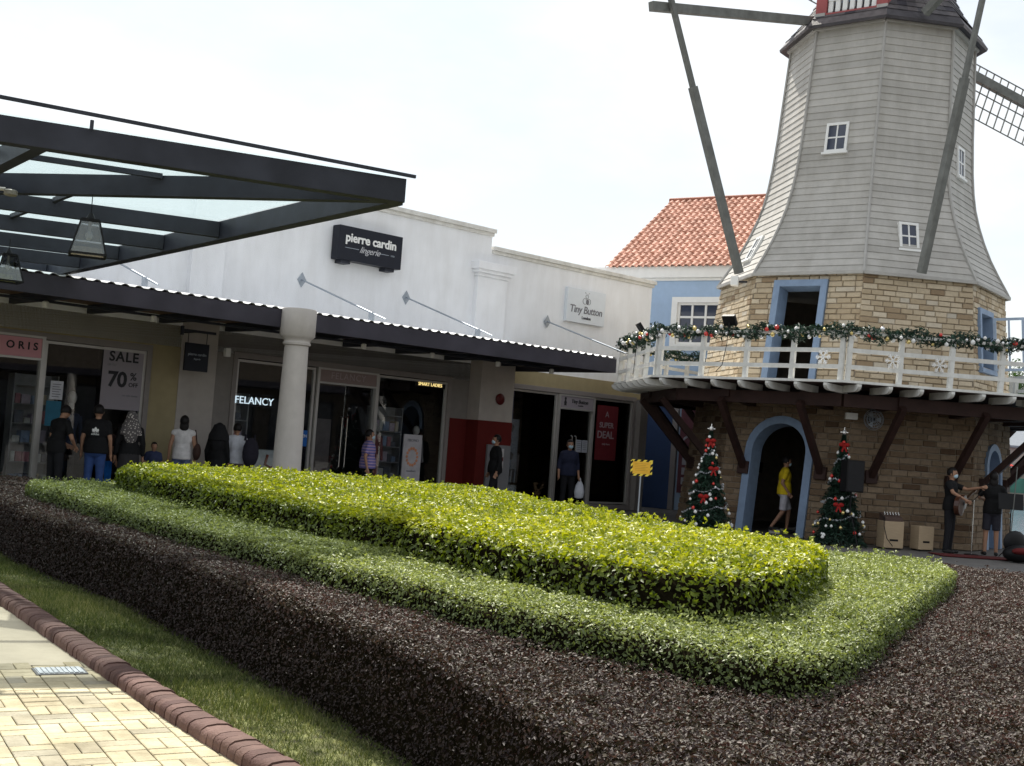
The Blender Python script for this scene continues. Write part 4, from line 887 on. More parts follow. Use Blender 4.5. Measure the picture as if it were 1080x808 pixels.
# wall fan and lights on the stone
# ================================================================ blue house
hd = Vector((.84,-.54,0)).normalized(); hb_ = Vector((.54,.84,0)).normalized(); HO = Vector((2.70,37.0,0)); HRZ = math.atan2(hd.y,hd.x)
ho = empty('blue_house', HO, HRZ, 'pale blue rendered house with a terracotta tiled roof behind the windmill', 'house')
wx = MB(); wx.box((-3,0,0),(2.25,.3,6.72)); wx.box((2.25,0,0),(3.75,.3,4.72)); wx.box((2.25,0,6.0),(3.75,.3,6.72)); wx.box((3.75,0,0),(9,.3,6.72)); wx.box((-3,.3,0),(-2.7,8,6.7)); wx.box((8.7,.3,0),(9,8,6.7)); wx.build('wall', M['blue_wall'], ho)
MB().box((-3.1,-.12,6.72),(9.1,.3,7.06)).box((-3.1,-.05,6.64),(9.1,.1,6.72)).build('fascia', M['white'], ho, bevel=.01)
wf = MB(); wf.box((2.15,-.06,6.0),(3.85,.08,6.16)); wf.box((2.15,-.06,4.62),(3.85,.08,4.78)); wf.box((2.15,-.06,4.78),(2.33,.08,6.0)); wf.box((3.67,-.06,4.78),(3.85,.08,6.0))
wf.box((2.33,.0,4.78),(2.40,.1,6.0)); wf.box((3.60,.0,4.78),(3.67,.1,6.0)); wf.box((2.40,.0,5.93),(3.60,.1,6.0)); wf.box((2.40,.0,4.78),(3.60,.1,4.85))
for x in (2.78,3.2): wf.box((x-.03,.02,4.85),(x+.03,.09,5.93))
for z in (5.2,5.58): wf.box((2.40,.025,z-.03),(3.60,.085,z+.03))
wo_ = wf.build('window', M['white'], ho); MB().box((2.40,.05,4.85),(3.60,.055,5.93)).build('pane', M['wglass'], wo_)
# pantile roof as a stepped, waved surface
rf = MB(); tw, tl_ = .215, .30; run, rise = 4.3, 2.95; rl = math.hypot(run,rise); nr = int(rl/tl_); ux = Vector((0,run/rl,rise/rl)); un = Vector((0,-rise/rl,run/rl)); L0, L1 = -.05, 9.1
ncol = int((L1-L0)/tw); wave = [(0,.0),(.18,.045),(.36,.06),(.54,.045),(.72,.0),(.86,-.012)]
for r_ in range(nr):
    for c_ in range(ncol):
        t = random.random(); vs = []
        for a_ in (0,1):
            for f0, h0 in wave+[(1,0)]:
                v_ = r_*tl_+a_*(tl_+.02); x = L0+(c_+f0)*tw; pnt = Vector((x,-.22,7.02))+ux*v_+un*(h0+(.035 if a_ == 0 else 0)+.0)
                vs.append(pnt)
        m7 = len(wave)+1; vs += [v-un*.03 for v in vs[:m7]]
        rf.add(vs, [(i,i+1,m7+i+1,m7+i) for i in range(m7-1)]+[(2*m7+i,2*m7+i+1,i+1,i) for i in range(m7-1)], t)
ro_ = rf.build('roof', M['tile'], ho, smooth=False)
r2 = MB(); top = Vector((0,-.22,7.02))+ux*(nr*tl_)
r2.add([(L0,top.y,top.z),(L1,top.y,top.z),(L1,top.y+run,7.0),(L0,top.y+run,7.0)], [(0,1,2,3)]); r2.add([(L0+.05,-.1,7.0),(L0+.05,top.y,top.z-.03),(L0+.05,top.y+run,7.0)], [(0,1,2)]); r2.add([(L1-.05,-.1,7.0),(L1-.05,top.y,top.z-.03),(L1-.05,top.y+run,7.0)], [(0,1,2)])
r2.build('roof_back', M['tile'], ro_)
MB().tube([(L0-.05,top.y,top.z+.02),(L1+.05,top.y,top.z+.02)], .09, 10).build('ridge_tile', mat('ridge tile', (.30,.12,.08), .7, var=.2), ro_)
# gable ends lean with the roof: blue panel, doorway zone and mural under the balcony
MB().box((1.35,-.05,0),(2.45,.0,2.95)).build('blue_shutter', M['blue_dark'], ho)
MB().box((1.15,-.12,0),(1.34,.0,3.0)).box((2.46,-.12,0),(2.62,.0,3.0)).box((1.15,-.12,3.0),(2.62,0,3.14)).build('door_surround', M['trim'], ho)
mu = empty('mural_board', HO+hd*3.35+Vector((-.5,-.8,0))*.12, HRZ, 'dark mural board with a red and white house drawing, left of the Christmas tree', 'mural')
MB().box((-.62,-.03,.5),(.62,.03,2.9)).build('board', mat('mural back', (.10,.035,.045), .6, var=.3, nscale=3), mu)
x = MB()
for i in range(4):
    for j in range(3): x.box((-.5+i*.24,-.036,.75+j*.28),(-.32+i*.24,-.031,.95+j*.28))
x.prism([(-.6,1.65),(.6,1.45),(.6,1.52),(-.6,1.72)],(0,-.032,0),(1,0,0),(0,0,1),(0,-1,0),.004); x.prism([(-.5,2.0),(.3,2.6),(.3,2.66),(-.5,2.08)],(0,-.032,0),(1,0,0),(0,0,1),(0,-1,0),.004); x.build('white_drawing', mat('mural white', (.30,.29,.32), .6), mu)
# ================================================================ far bank across the water
M['far'] = [mat('far wall %d'%i, c_, .8, var=.06) for i,c_ in enumerate(((.45,.42,.38),(.38,.20,.15),(.52,.50,.45),(.30,.34,.36)))]
M['farroof'] = mat('far roof', (.22,.24,.27), .6, var=.1)
for i, (x0, x1, y0, h, mi, lb) in enumerate(((43,56,122,4.6,0,'low cream waterfront building with a grey roof across the water'),(30,42,126,5.0,2,'long pale waterfront hall with a grey roof left across the water'),(56.5,70,124,5.6,1,'brick red waterfront building at the far right across the water'))):
    o = empty('waterfront_building', ((x0+x1)/2,y0,.3), 0, lb, 'building'); w2 = (x1-x0)/2
    MB().box((-w2,0,0),(w2,10,h)).build('wall', M['far'][mi], o)
    MB().prism([(-.6,h),(5,h+2.2),(10.6,h),(10.6,h-.2),(-.6,h-.2)],(-w2-.4,0,0),(0,1,0),(0,0,1),(1,0,0),2*w2+.8).build('roof', M['farroof'], o)
    n_ = int(2*w2/2.2)
    for j in range(n_):
        x = -w2+1.1+j*2*w2/n_; f = MB().box((x-.6,-.06,.9),(x+.6,-.0,2.6)).build('window', M['white'], o); MB().box((x-.5,-.08,1.0),(x+.5,-.062,2.5)).build('pane', M['wglass'], f)
MB().box((20,118.2,.3),(90,118.35,1.7)).build('green_hoarding', mat('green hoarding', (.06,.17,.13), .6, var=.25, nscale=.8), None, label='long green hoarding along the far quay', cat='hoarding')
for i, x in enumerate((44.0,47.6,51.5,36)):
    o = empty('parasol', (x,120,.3), 0, ['red parasol on the far quay, nearest the windmill','red parasol on the far quay between two others','red parasol on the far quay, farthest right','red parasol on the far quay hidden by the tower edge'][i], 'parasol','red parasols on the far quay')
    MB().tube([(0,0,0),(0,0,3.2)], .05, 6).build('pole', M['white'], o); MB().lathe([(1.7,2.5),(1.68,2.55),(.9,2.95),(.05,3.3)], (0,0,0), 12).build('canopy', mat('parasol red', (.45,.05,.04), .7), o)
def tree(name, loc, h, cw, n, label, seed, cat='tree'):
    g = np.random.default_rng(seed); o = empty(name, loc, 0, label, cat, 'trees across the water'); t = MB(); t.tube([(0,0,0),(.1,0,h*.35),(-.1,.1,h*.62)], [.32,.22,.12], 8)
    for i in range(6):
        a = i*1.05; t.tube([(0,0,h*(.3+.05*i)),(math.cos(a)*cw*.35,math.sin(a)*cw*.35,h*(.5+.05*i))], [.1,.04], 6)
    t.build('trunk', mat('bark', (.09,.07,.05), .9), o); C_ = g.normal(0,1,(26,3))*np.array([cw*.3,cw*.3,h*.15])+np.array([0,0,h*.68]); rad = g.uniform(.6,1.3,26)*cw*.17
    k = g.integers(0,26,n); v_ = g.normal(size=(n,3)); v_ /= np.linalg.norm(v_,axis=1,keepdims=True); P_ = C_[k]+v_*rad[k][:,None]*(g.random(n)[:,None]**.4)
    quads('crown', P_, v_+g.normal(0,.6,(n,3)), .34, M['treeleaf'], o, tint=g.random(n)); return o
M['treeleaf'] = leafmat('tree leaves', [(.03,.06,.02),(.06,.10,.03),(.10,.14,.05)], .5, .3)
tree('broadleaf_tree',(47,136,.3),15.5,9,5200,'dark green tree rising behind the cream waterfront building',3); tree('broadleaf_tree',(57,138,.3),14.5,9,5200,'dark green tree at the far right across the water',5); tree('broadleaf_tree',(36,138,.3),13,9,4000,'dark green tree across the water behind the windmill',8)
# ================================================================ garlands, ornaments, lamps on the balcony
GL = {-3:'pine garland with baubles on the hidden far left length of the railing',-2:'pine garland with red and white baubles on the railing by the arcade',-1:'pine garland with gold baubles on the railing over the yellow sign and arched door',0:'pine garland with baubles on the railing under the black floodlight, right of the blue door',1:'pine garland with baubles on the railing length beside the casement window'}
ball_mesh = {}
def ball_obj(r, key, parent, loc, name='bauble'):
    if (r,key) not in ball_mesh:
        t = MB().ball((0,0,0), r, 10).lathe([(r*.25,r*.95),(r*.25,r*1.2)],(0,0,0),6); o = t.build(name, M[key], None, smooth=True); ball_mesh[(r,key)] = o.data; bpy.data.objects.remove(o)
    o = bpy.data.objects.new(name, ball_mesh[(r,key)]); COL.objects.link(o); o.parent = parent; o.location = loc; return o
WT = Matrix.Translation(TC) @ Matrix.Rotation(TRZ,4,'Z')
for k in (-3,-2,-1,0,1):
    F = FR[k]; base = F.P(0,1.0,-.1); ga = empty('garland', WT @ base, TRZ, GL[k], 'garland'); N_ = 2900; u = rng.uniform(-F.w0, F.w0, N_); an = rng.uniform(0,6.28,N_); rr = (.045+.10*rng.random(N_))*(1+.3*np.sin(u*7)+.22*np.sin(u*17+1))
    sag = -.03+.04*np.sin(u*5.1+k); e_, n_, v_ = map(np.array, (F.e,F.n,F.v)); P_ = u[:,None]*e_+(rr*np.cos(an))[:,None]*n_+(rr*np.sin(an)+sag)[:,None]*v_
    Nn = np.cos(an)[:,None]*n_+np.sin(an)[:,None]*v_+rng.normal(0,.6,(N_,3)); quads('foliage', P_, Nn, .095, M['pine'], ga, aspect=.34)
    for i in range(34):
        uu = -F.w0+2*F.w0*(i+.5)/34+random.uniform(-.04,.04); a_ = random.uniform(-2.6,.9); r0 = random.uniform(.09,.13); c_ = F.e*uu+F.n*(r0*math.cos(a_)*.8+.05)+F.v*(r0*math.sin(a_)-.02)
        ball_obj(random.choice((.035,.045,.05)), random.choice(('gold','silver','white','gold','white','white','silver','gold','redball','silver','white')), ga, c_)
def snowflake(F, u, v_, label):
    o = empty('snowflake', WT @ F.P(u,v_,-.03), TRZ, label, 'ornament','snowflake ornaments on the railing'); b = MB()
    for i in range(6):
        a_ = i*math.pi/3; d = F.e*math.cos(a_)+F.v*math.sin(a_); b.beam((0,0,0), d*.16, .018,.018,F.n)
        for s_ in (-1,1):
            d2 = F.e*math.cos(a_+s_*.8)+F.v*math.sin(a_+s_*.8); b.beam(d*.08, d*.08+d2*.06, .014,.014,F.n); b.beam(d*.12, d*.12+d2*.04, .012,.012,F.n)
    b.build('flake', M['silver'], o)
snowflake(FR[0],-1.25,.45,'white snowflake ornament on the railing, right of the blue door post'); snowflake(FR[0],-.28,.44,'white snowflake ornament on the railing below the middle of the garland'); snowflake(FR[-1],1.75,.45,'white snowflake ornament on the railing against the blue upper door')
def floodlight(F, u, lb, up_=.16):
    o = empty('floodlight', WT @ F.P(u,1.0,-.02), TRZ, lb, 'floodlight'); b = MB(); t_ = (F.v*.8+F.n*.6).normalized(); q_ = (F.n*.8-F.v*.6).normalized(); c_ = F.v*(up_+.04)
    P_ = [c_+F.e*x*.15+t_*y*.12+q_*z*.04 for z in (-1,1) for x,y in ((-1,-1),(1,-1),(1,1),(-1,1))]
    b.add(P_, [(0,3,2,1),(4,5,6,7),(0,1,5,4),(1,2,6,5),(2,3,7,6),(3,0,4,7)]); b.build('housing', M['black'], o, bevel=.008)
    b = MB(); b.beam((0,0,0), F.v*up_, .03,.03,F.n); b.build('yoke', M['black'], o)
    b = MB(); b.tube([F.v*.02+F.n*.02, F.v*-.3+F.n*.06+F.e*.02, F.v*-.75+F.n*.05-F.e*.05, F.v*-.9+F.n*.03-F.e*.2], .008, 5); b.build('cable', M['black'], o)
floodlight(FR[-1],-.43,'black floodlight on the railing in front of the stone wall, left of the blue door'); floodlight(FR[0],1.75,'black floodlight tilted on the railing right of the snowflakes'); floodlight(FR[-2],.4,'small black floodlight at the railing end nearest the arcade')
x = MB(); Fs = FU[-2]
o = empty('bulkhead_lamp', WT @ Face(-2,3.3,5.6,3.3,5.9).P(.9,.1,.1), TRZ, 'small white lamp on a bracket below the clapboards at the left stone corner', 'lamp'); MB().beam((0,0,0),(.1,-.25,-.02),.04,.04).build('arm', M['darksteel'], o); MB().box((.02,-.36,-.12),(.24,-.18,.10)).build('head', M['white'], o, bevel=.02)
F = FL[0]; fo = empty('wall_fan', WT @ F.P(-1.02,2.62,.30), TRZ, 'round wall fan on the stone under the balcony, above the second Christmas tree', 'fan')
b = MB(); 
for rr_ in (.06,.12,.18,.22):
    for d_ in (-.05,.05):
        if rr_ < .2 or d_ > 0: b.tube([F.e*rr_*math.cos(a)+F.v*rr_*math.sin(a)+F.n*(.0+(d_ if rr_ < .2 else 0)) for a in np.linspace(0,6.2832,25)], .006, 4)
for i in range(16):
    a = i*math.pi/8; b.tube([F.n*.05+F.e*.03*math.cos(a)+F.v*.03*math.sin(a), F.n*.05+F.e*.18*math.cos(a)+F.v*.18*math.sin(a), F.e*.22*math.cos(a)+F.v*.22*math.sin(a)], .004, 4)
b.build('guard', M['steelgrey'], fo); b = MB()
for i in range(3):
    a = i*2.094; b.prism([(.03*math.cos(a),.03*math.sin(a)),(.17*math.cos(a-.3),.17*math.sin(a-.3)),(.18*math.cos(a+.4),.18*math.sin(a+.4))], (0,0,0), F.e, F.v, F.n, .01)
b.build('blades', M['steelgrey'], fo); MB().beam(F.n*-.03, F.n*-.28+F.v*.05, .08,.08).build('motor', M['darksteel'], fo)
o = empty('junction_box', WT @ F.P(-1.42,2.68,.02), TRZ, 'small white box on the stone beside the wall fan', 'box'); x = MB(); P_ = [F.e*a+F.v*b_+F.n*c for c in (0,.09) for a,b_ in ((-.13,-.07),(.13,-.07),(.13,.07),(-.13,.07))]; x.add(P_, [(0,3,2,1),(4,5,6,7),(0,1,5,4),(1,2,6,5),(2,3,7,6),(3,0,4,7)]).build('case', M['white'], o, bevel=.01)
# ================================================================ Christmas trees
def xmas(loc, h, label, seed):
    g = np.random.default_rng(seed); o = empty('christmas_tree', loc, 0, label, 'Christmas tree'); MB().tube([(0,0,.0),(0,0,h*.95)], [.05,.012], 8).lathe([(.22,0),(.24,.02),(.17,.26),(.15,.26)],(0,0,0),14).build('trunk', mat('tree stand', (.08,.05,.03), .8), o)
    N_ = 15000; t = g.random(N_)**1.35; lay = .5+.5*np.abs(((t*8)%1)-0)  # tiers
    r_ = (1-t)*.54*(1.08-.34*((t*7.5)%1))*(.35+.65*g.random(N_)**.5); a = g.uniform(0,6.28,N_); r_ *= 1+.12*np.sin(a*7+t*30); z = .16+t*(h-.2)-r_*.25
    P_ = np.column_stack([r_*np.cos(a), r_*np.sin(a), z]); Nn = np.column_stack([np.cos(a)*.4,np.sin(a)*.4,np.full(N_,.8)])+g.normal(0,.5,(N_,3)); quads('foliage', P_, Nn, .085, M['pine'], o, aspect=.22)
    for i in range(44):
        t = g.random()**1.2; rr = (1-t)*.54*.98+.03; a = g.uniform(-3.4,.3); c_ = (rr*math.cos(a), rr*math.sin(a), .2+t*(h-.3)-.05)
        ball_obj(float(g.choice([.028,.036])), str(g.choice(['silver','white','redball','gold','white'])), o, c_)
    ts = MB(); 
    P2 = []; 
    for i in range(900):
        f = i/900; t = .05+f*.85; a = f*26; rr = (1-t)*.54+.015; P2.append((rr*math.cos(a)+g.normal(0,.012), rr*math.sin(a)+g.normal(0,.012), .2+t*(h-.3)-.07*abs(math.sin(a*2.5))))
    quads('tinsel', np.array(P2), g.normal(size=(900,3)), .045, M['tinsel'], o, aspect=.25)
    for i, (t, a) in enumerate(((.30,-1.9),(.60,-1.35),(.90,-1.7))):
        rr = (1-t)*.54+.05; b = MB(); c_ = Vector((rr*math.cos(a), rr*math.sin(a), .2+t*(h-.25)))
        for s_ in (-1,1): b.ball(c_+Vector((s_*.055,0,.015)), .058, 8, (1,.5,.75)); b.beam(c_, c_+Vector((s_*.05,-.02,-.13)), .035,.01,(0,1,0))
        b.ball(c_, .025, 6); b.build('red_bow', M['bow'], o, smooth=True)
    MB().ball((0,0,h+.02), .05, 8).beam((-.08,0,h+.02),(.08,0,h+.02),.015,.015).beam((0,0,h-.06),(0,0,h+.12),.015,.015,(1,0,0)).build('topper', M['silver'], o)
    return o
xmas((4.20,25.6,0), 2.16, 'decorated Christmas tree left of the arched blue doorway', 21)
xmas((6.88,25.3,0), 2.28, 'decorated Christmas tree half hidden by the black loudspeaker', 33)
# ================================================================ sign on a post, speakers, stands
ys = empty('warning_sign', (2.41,22,0), R(6), 'yellow notice board with a black and yellow hazard border on a thin post', 'sign')
MB().tube([(0,.02,0),(0,.02,1.18)], .014, 8).build('post', M['steelgrey'], ys, smooth=True); MB().box((-.16,-.012,1.20),(.16,.0,1.42)).build('panel', M['yellow'], ys)
b = MB(); c2 = MB(); k = 0
def strip(x0,z0,x1,z1):
    global k
    n_ = max(2, round(math.hypot(x1-x0,z1-z0)/.052))
    for i in range(n_):
        a0, a1 = i/n_, (i+1)/n_; tgt = b if k%2 else c2; k += 1; dx, dz = x1-x0, z1-z0; sk_ = .018
        px, pz = (0,.035) if dx else (.035,0); 
        if dx: P_ = [(x0+dx*a0-sk_,z0),(x0+dx*a1-sk_,z0),(x0+dx*a1+sk_,z0+.035),(x0+dx*a0+sk_,z0+.035)]
        else: P_ = [(x0,z0+dz*a0-sk_),(x0+.035,z0+dz*a0+sk_),(x0+.035,z0+dz*a1+sk_),(x0,z0+dz*a1-sk_)]
        tgt.prism(P_, (0,-.013,0),(1,0,0),(0,0,1),(0,-1,0),.003+.0005*(k%2))
strip(-.19,1.165,.19,1.165); strip(-.19,1.42,.19,1.42); strip(-.196,1.19,-.196,1.43); strip(.161,1.19,.161,1.43)
b.build('yellow_stripe', M['yellow2'], ys); c2.build('black_stripe', M['black'], ys)
l = MB(); [l.box((-.12,-.0135,1.38-i*.03),(.12-.04*(i%2),-.0125,1.388-i*.03)) for i in range(5)]; l.build('printed_line', mat('sign print', (.55,.30,.04), .6), ys)
def cajon(loc, rz, w_, h, label, kind='box_speaker'):
    o = empty(kind, loc, rz, label, 'speaker'); MB().box((-w_/2,-.15,.02),(w_/2,.15,h)).build('cabinet', M['birch'], o, bevel=.012); MB().box((-w_*.22,-.153,.16),(w_*.22,-.151,.20)).build('port', M['black'], o)
    for sx in (-1,1): MB().box((sx*w_*.36-.02,-.13,0),(sx*w_*.36+.02,.13,.02)).build('foot', M['black'], o)
    return o
cajon((7.94,25.3,0), R(14), .44, .56, 'plywood speaker box with a mixer on top, against the stone wall'); cajon((8.66,25.5,0), R(18), .36, .50, 'bare plywood speaker box, the one nearer the guitarist')
o = empty('audio_mixer', (7.94,25.3,.56), R(14), 'small dark mixer with knobs on top of the plywood box', 'mixer'); MB().prism([(-.12,0),(.12,0),(.12,.16),(-.12,.07)],(-.2,0,0),(0,1,0),(0,0,1),(1,0,0),.4).build('case', mat('mixer case', (.09,.06,.05), .5), o, bevel=.006)
b = MB(); [b.lathe([(.012,0),(.012,.03)], (-.16+i*.064, .02*j-.02, .125+.03*j), 8) for i in range(6) for j in range(2)]; b.build('knob', M['silver'], o)
MB().tube([(-.22,-.1,.1),(-.27,-.2,-.1),(-.20,-.22,-.35),(-.05,-.2,-.5)], .008, 6).build('cable', M['black'], o)
o = empty('loudspeaker', (6.98,24.9,0), R(10), 'black loudspeaker on a tripod stand in front of the second Christmas tree', 'loudspeaker')
MB().prism([(-.19,1.10),(.19,1.10),(.19,1.74),(-.19,1.74)],(0,-.16,0),(1,0,0),(0,0,1),(0,1,0),.30).build('cabinet', M['black'], o, bevel=.015); MB().box((-.165,-.166,1.13),(.165,-.161,1.71)).build('grille', mat('speaker grille', (.02,.02,.022), .7, bump=.6, bscale=300), o); MB().tube([(0,0,.5),(0,0,1.1)], .018, 8).build('pole', M['black'], o)
for i in range(3): a = i*2.094+.5; MB().tube([(0,0,.75),(.45*math.cos(a),.45*math.sin(a),.02)], .012, 6).build('leg', M['black'], o)
o = empty('microphone_stand', (9.56,25.15,0), 0, 'thin metal microphone stand between the two musicians', 'microphone stand'); MB().tube([(0,0,.02),(0,0,1.12)], .011, 8).build('pole', M['stain'], o, smooth=True); MB().lathe([(.14,0),(.14,.015),(.02,.03)],(0,0,0),18).build('base', M['black'], o); MB().tube([(-.12,0,1.0),(.0,0,1.12),(.22,-.02,1.38)], .009, 6).build('boom', M['black'], o); MB().ball((.24,-.02,1.41), .03, 8, (1,1,1.2)).tube([(.15,0,1.30),(.24,-.02,1.4)], .014, 8).build('microphone', M['black'], o, smooth=True)
o = empty('music_stand', (10.22,24.9,0), R(-10), 'black music stand in front of the rear musician by the water', 'music stand'); MB().tube([(0,0,.1),(0,0,1.02)], .012, 8).build('pole', M['black'], o); MB().prism([(-.24,0),(.24,0),(.24,.34),(-.24,.34)],(0,0,.98),(1,0,0),(0,.35,.93),(0,-.93,.35),.015).build('desk', M['black'], o)
for i in range(3): a = i*2.094; MB().tube([(0,0,.25),(.28*math.cos(a),.28*math.sin(a),.01)], .008, 6).build('leg', M['black'], o)
MB().tube([(10.16,24.75,0),(10.26,24.8,1.85)], .011, 8).build('cable_pole', M['sailwood'], None, label='thin grey pole standing beside the music stand, by the water', cat='pole')
o = empty('guitar_case', (10.05,24.0,0), R(25), 'black padded guitar case with a red lining lying open by the water', 'case')
MB().ball((0,0,.16), .34, 14, (1.1,.7,.5)).ball((.5,.05,.13), .25, 12, (1.1,.7,.5)).tube([(.6,.05,.12),(1.3,.1,.10)], [.12,.08], 10).ball((.15,.25,.36), .26, 12, (1.2,.35,.9)).build('shell', M['black'], o, smooth=True)
MB().ball((-.1,-.16,.22), .18, 12, (1.4,.6,.4)).build('lining', mat('red lining', (.10,.01,.01), .8), o, smooth=True)
mt = MB().box((-1.0,-.35,0),(1.0,.35,.012)).build('floor_mat', mat('red mat', (.09,.012,.012), .9), None, label='thin dark red mat on the paving under the musicians', cat='mat'); mt.location = (9.6,24.6,.001); mt.rotation_euler = (0,0,R(5))
# ================================================================ people
def remesh(mb, name, mats, parent, vox, it=4, fac=.5):
    t = mb.build('tmp', mats, None); md = t.modifiers.new('r','REMESH'); md.mode = 'VOXEL'; md.voxel_size = vox; sm = t.modifiers.new('s','SMOOTH'); sm.factor = fac; sm.iterations = it
    bpy.context.view_layer.update(); me = bpy.data.meshes.new_from_object(t.evaluated_get(bpy.context.evaluated_depsgraph_get())); old = t.data; bpy.data.objects.remove(t); bpy.data.meshes.remove(old)
    me.polygons.foreach_set('use_smooth', [True]*len(me.polygons)); o = bpy.data.objects.new(name, me); COL.objects.link(o); o.parent = parent
    if not me.materials: [me.materials.append(m_) for m_ in (mats if isinstance(mats,(list,tuple)) else [mats])]
    return o
def cap(mb, p, q, r0, r1): 
    p, q = Vector(p), Vector(q); mb.tube([p,q],[r0,r1],12); mb.ball(p, r0, 10); mb.ball(q, r1, 10)
CM = {}
def cloth(c_, r_=.85, **k):
    key = (tuple(c_),)+tuple(k)
    if key not in CM: CM[key] = mat('cloth %d'%len(CM), c_, r_, var=.12, nscale=12, bump=.3, bscale=18, **k)
    return CM[key]
def stripemat():
    m, t, b = nmat('striped knit'); N = t.nodes.new; K = t.links.new; c = N('ShaderNodeTexCoord'); w_ = N('ShaderNodeTexWave'); w_.bands_direction = 'Z'; w_.inputs['Scale'].default_value = 5.2; w_.inputs['Distortion'].default_value = .6
    K(c.outputs['Object'], w_.inputs[0]); r = N('ShaderNodeValToRGB'); r.color_ramp.elements[0].color = (.10,.12,.35,1); r.color_ramp.elements[1].color = (.42,.30,.42,1); e = r.color_ramp.elements.new(.5); e.color = (.20,.14,.34,1); K(w_.outputs[0], r.inputs[0]); K(r.outputs[0], b.inputs['Base Color']); b.inputs['Roughness'].default_value = .9; return m
def hijabmat():
    m, t, b = nmat('patterned scarf'); N = t.nodes.new; K = t.links.new; c = N('ShaderNodeTexCoord'); w_ = N('ShaderNodeTexVoronoi'); w_.inputs['Scale'].default_value = 26; K(c.outputs['Object'], w_.inputs[0]); r = N('ShaderNodeValToRGB'); r.color_ramp.interpolation = 'CONSTANT'
    r.color_ramp.elements[0].color = (.50,.46,.42,1); r.color_ramp.elements[1].position = .32; r.color_ramp.elements[1].color = (.10,.09,.09,1); K(w_.outputs['Distance'], r.inputs[0]); K(r.outputs[0], b.inputs['Base Color']); b.inputs['Roughness'].default_value = .9; return m
def person(loc, rz, label, H=1.7, shirt=(.010,.010,.011), pants=(.014,.014,.017), sleeve=.75, armL=None, armR=None, legL=None, legR=None, lean=(0,0), hair='short', mask=True, plen='long', head_yaw=0, look_down=0, smat=None, girth=1, skirt=None, shoes=(.02,.02,.02), group=None):
    k = H/1.7; o = empty('person', loc, rz, label, 'person'); lx, ly = lean
    V = lambda x,y,z: Vector((x*k,y*k,z*k)); sh = lambda z: max(0,(z-.95))/.5
    T = lambda x,y,z: V(x+lx*sh(z), y+ly*sh(z), z)
    g = girth
    eL, wL = armL or ((.235,.03,1.12),(.25,-.05,.87)); eR, wR = armR or ((-.235,.03,1.12),(-.25,-.05,.87))
    kL, aL = legL or ((.10,-.01,.49),(.11,.02,.08)); kR, aR = legR or ((-.10,-.01,.49),(-.11,.02,.08))
    def torso(b, d):
        b.ball(T(0,.01,.96), (.155*g+d)*k, 14, (1.08,.80,.85)); b.ball(T(0,0,1.10), (.140*g+d)*k, 14, (1.02,.78,1.05)); b.ball(T(0,0,1.26), (.165*g+d)*k, 14, (1.02,.70,1.0)); b.ball(T(0,.005,1.36), (.130+d)*k, 12, (1.25,.68,.62))
        for sx in (-1,1): cap(b, T(sx*.06,0,1.40), T(sx*.168,.005,1.375), (.062+d)*k, (.056+d)*k)
    b = MB(); torso(b, 0); cap(b, T(0,.01,1.40), T(0,-.005,1.50), .052*k, .050*k)
    hc = T(0,-.012-look_down*.06,1.60-look_down*.03); b.ball(hc, .093*k, 16, (.84,1.0,1.22)); fy, fx = math.cos(head_yaw), math.sin(head_yaw)
    fd = Vector((fx,-fy,-look_down*.5)).normalized(); sdv = Vector((fy,fx,0)); upv = sdv.cross(fd)*-1
    if upv.z < 0: upv = -upv
    b.ball(hc+fd*.030*k-upv*.052*k, .062*k, 12, (.92,.92,1.0)); cap(b, hc+fd*.086*k+upv*.012*k, hc+fd*.103*k-upv*.022*k, .009*k, .014*k)
    for sx in (-1,1): b.ball(hc+sdv*sx*.080*k-fd*.004*k-upv*.012*k, .024*k, 8, (.5,.8,1.2))
    for (e, w_, sx) in ((eL,wL,1),(eR,wR,-1)):
        s0 = T(sx*.175,.005,1.375); E_ = T(*e) if e[2] > .95 else V(*e); W_ = V(w_[0]+lx*sh(1.2)*.7, w_[1]+ly*sh(1.2)*.7, w_[2]); cap(b, s0, E_, .047*k, .038*k); cap(b, E_, W_, .037*k, .025*k)
        d = (W_-E_).normalized(); side = d.cross(Vector((1,0,0))).normalized() if abs(d.x) < .8 else Vector((0,1,0)); nn = d.cross(side).normalized(); pc = W_+d*.052*k
        b.ball(pc, .040*k, 10, (.72,.95,1.15) if abs(d.z) > .6 else (1.0,1.0,.8)); cap(b, W_, pc, .024*k, .030*k)
        for fi, (off, ln_) in enumerate(((-.030,.066),(-.010,.076),(.011,.071),(.031,.055))):
            p0 = pc+side*off*k+d*.028*k; p1 = p0+(d*.8+side*off*4)*ln_*.55*k; p2 = p1+(d*.75+nn*-sx*.55)*ln_*.5*k; cap(b, p0, p1, .0095*k, .009*k); cap(b, p1, p2, .009*k, .008*k)
        th = W_+d*.025*k-side*.026*k; t1 = th+(d*.6-side*.75).normalized()*.036*k; cap(b, th, t1, .012*k, .011*k); cap(b, t1, t1+(d*.9-side*.2).normalized()*.028*k, .011*k, .009*k)
    hz = .90
    for (kn, an_, sx) in ((kL,aL,1),(kR,aR,-1)):
        cap(b, V(sx*.085,.0,hz), V(*kn), .082*k*g**.5, .055*k); cap(b, V(*kn), V(*an_), .052*k, .036*k); cap(b, V(*an_)+V(0,.02,-.035), V(an_[0]+sx*.02,an_[1]-.15,.03 if an_[2] < .15 else an_[2]-.06), .034*k, .026*k)
    body_ = remesh(b, 'body', M['skin'], o, .0095, 3)
    b = MB(); torso(b, .016)
    cap(b, T(0,.01,1.41), T(0,.0,1.435), .066*k, .060*k)
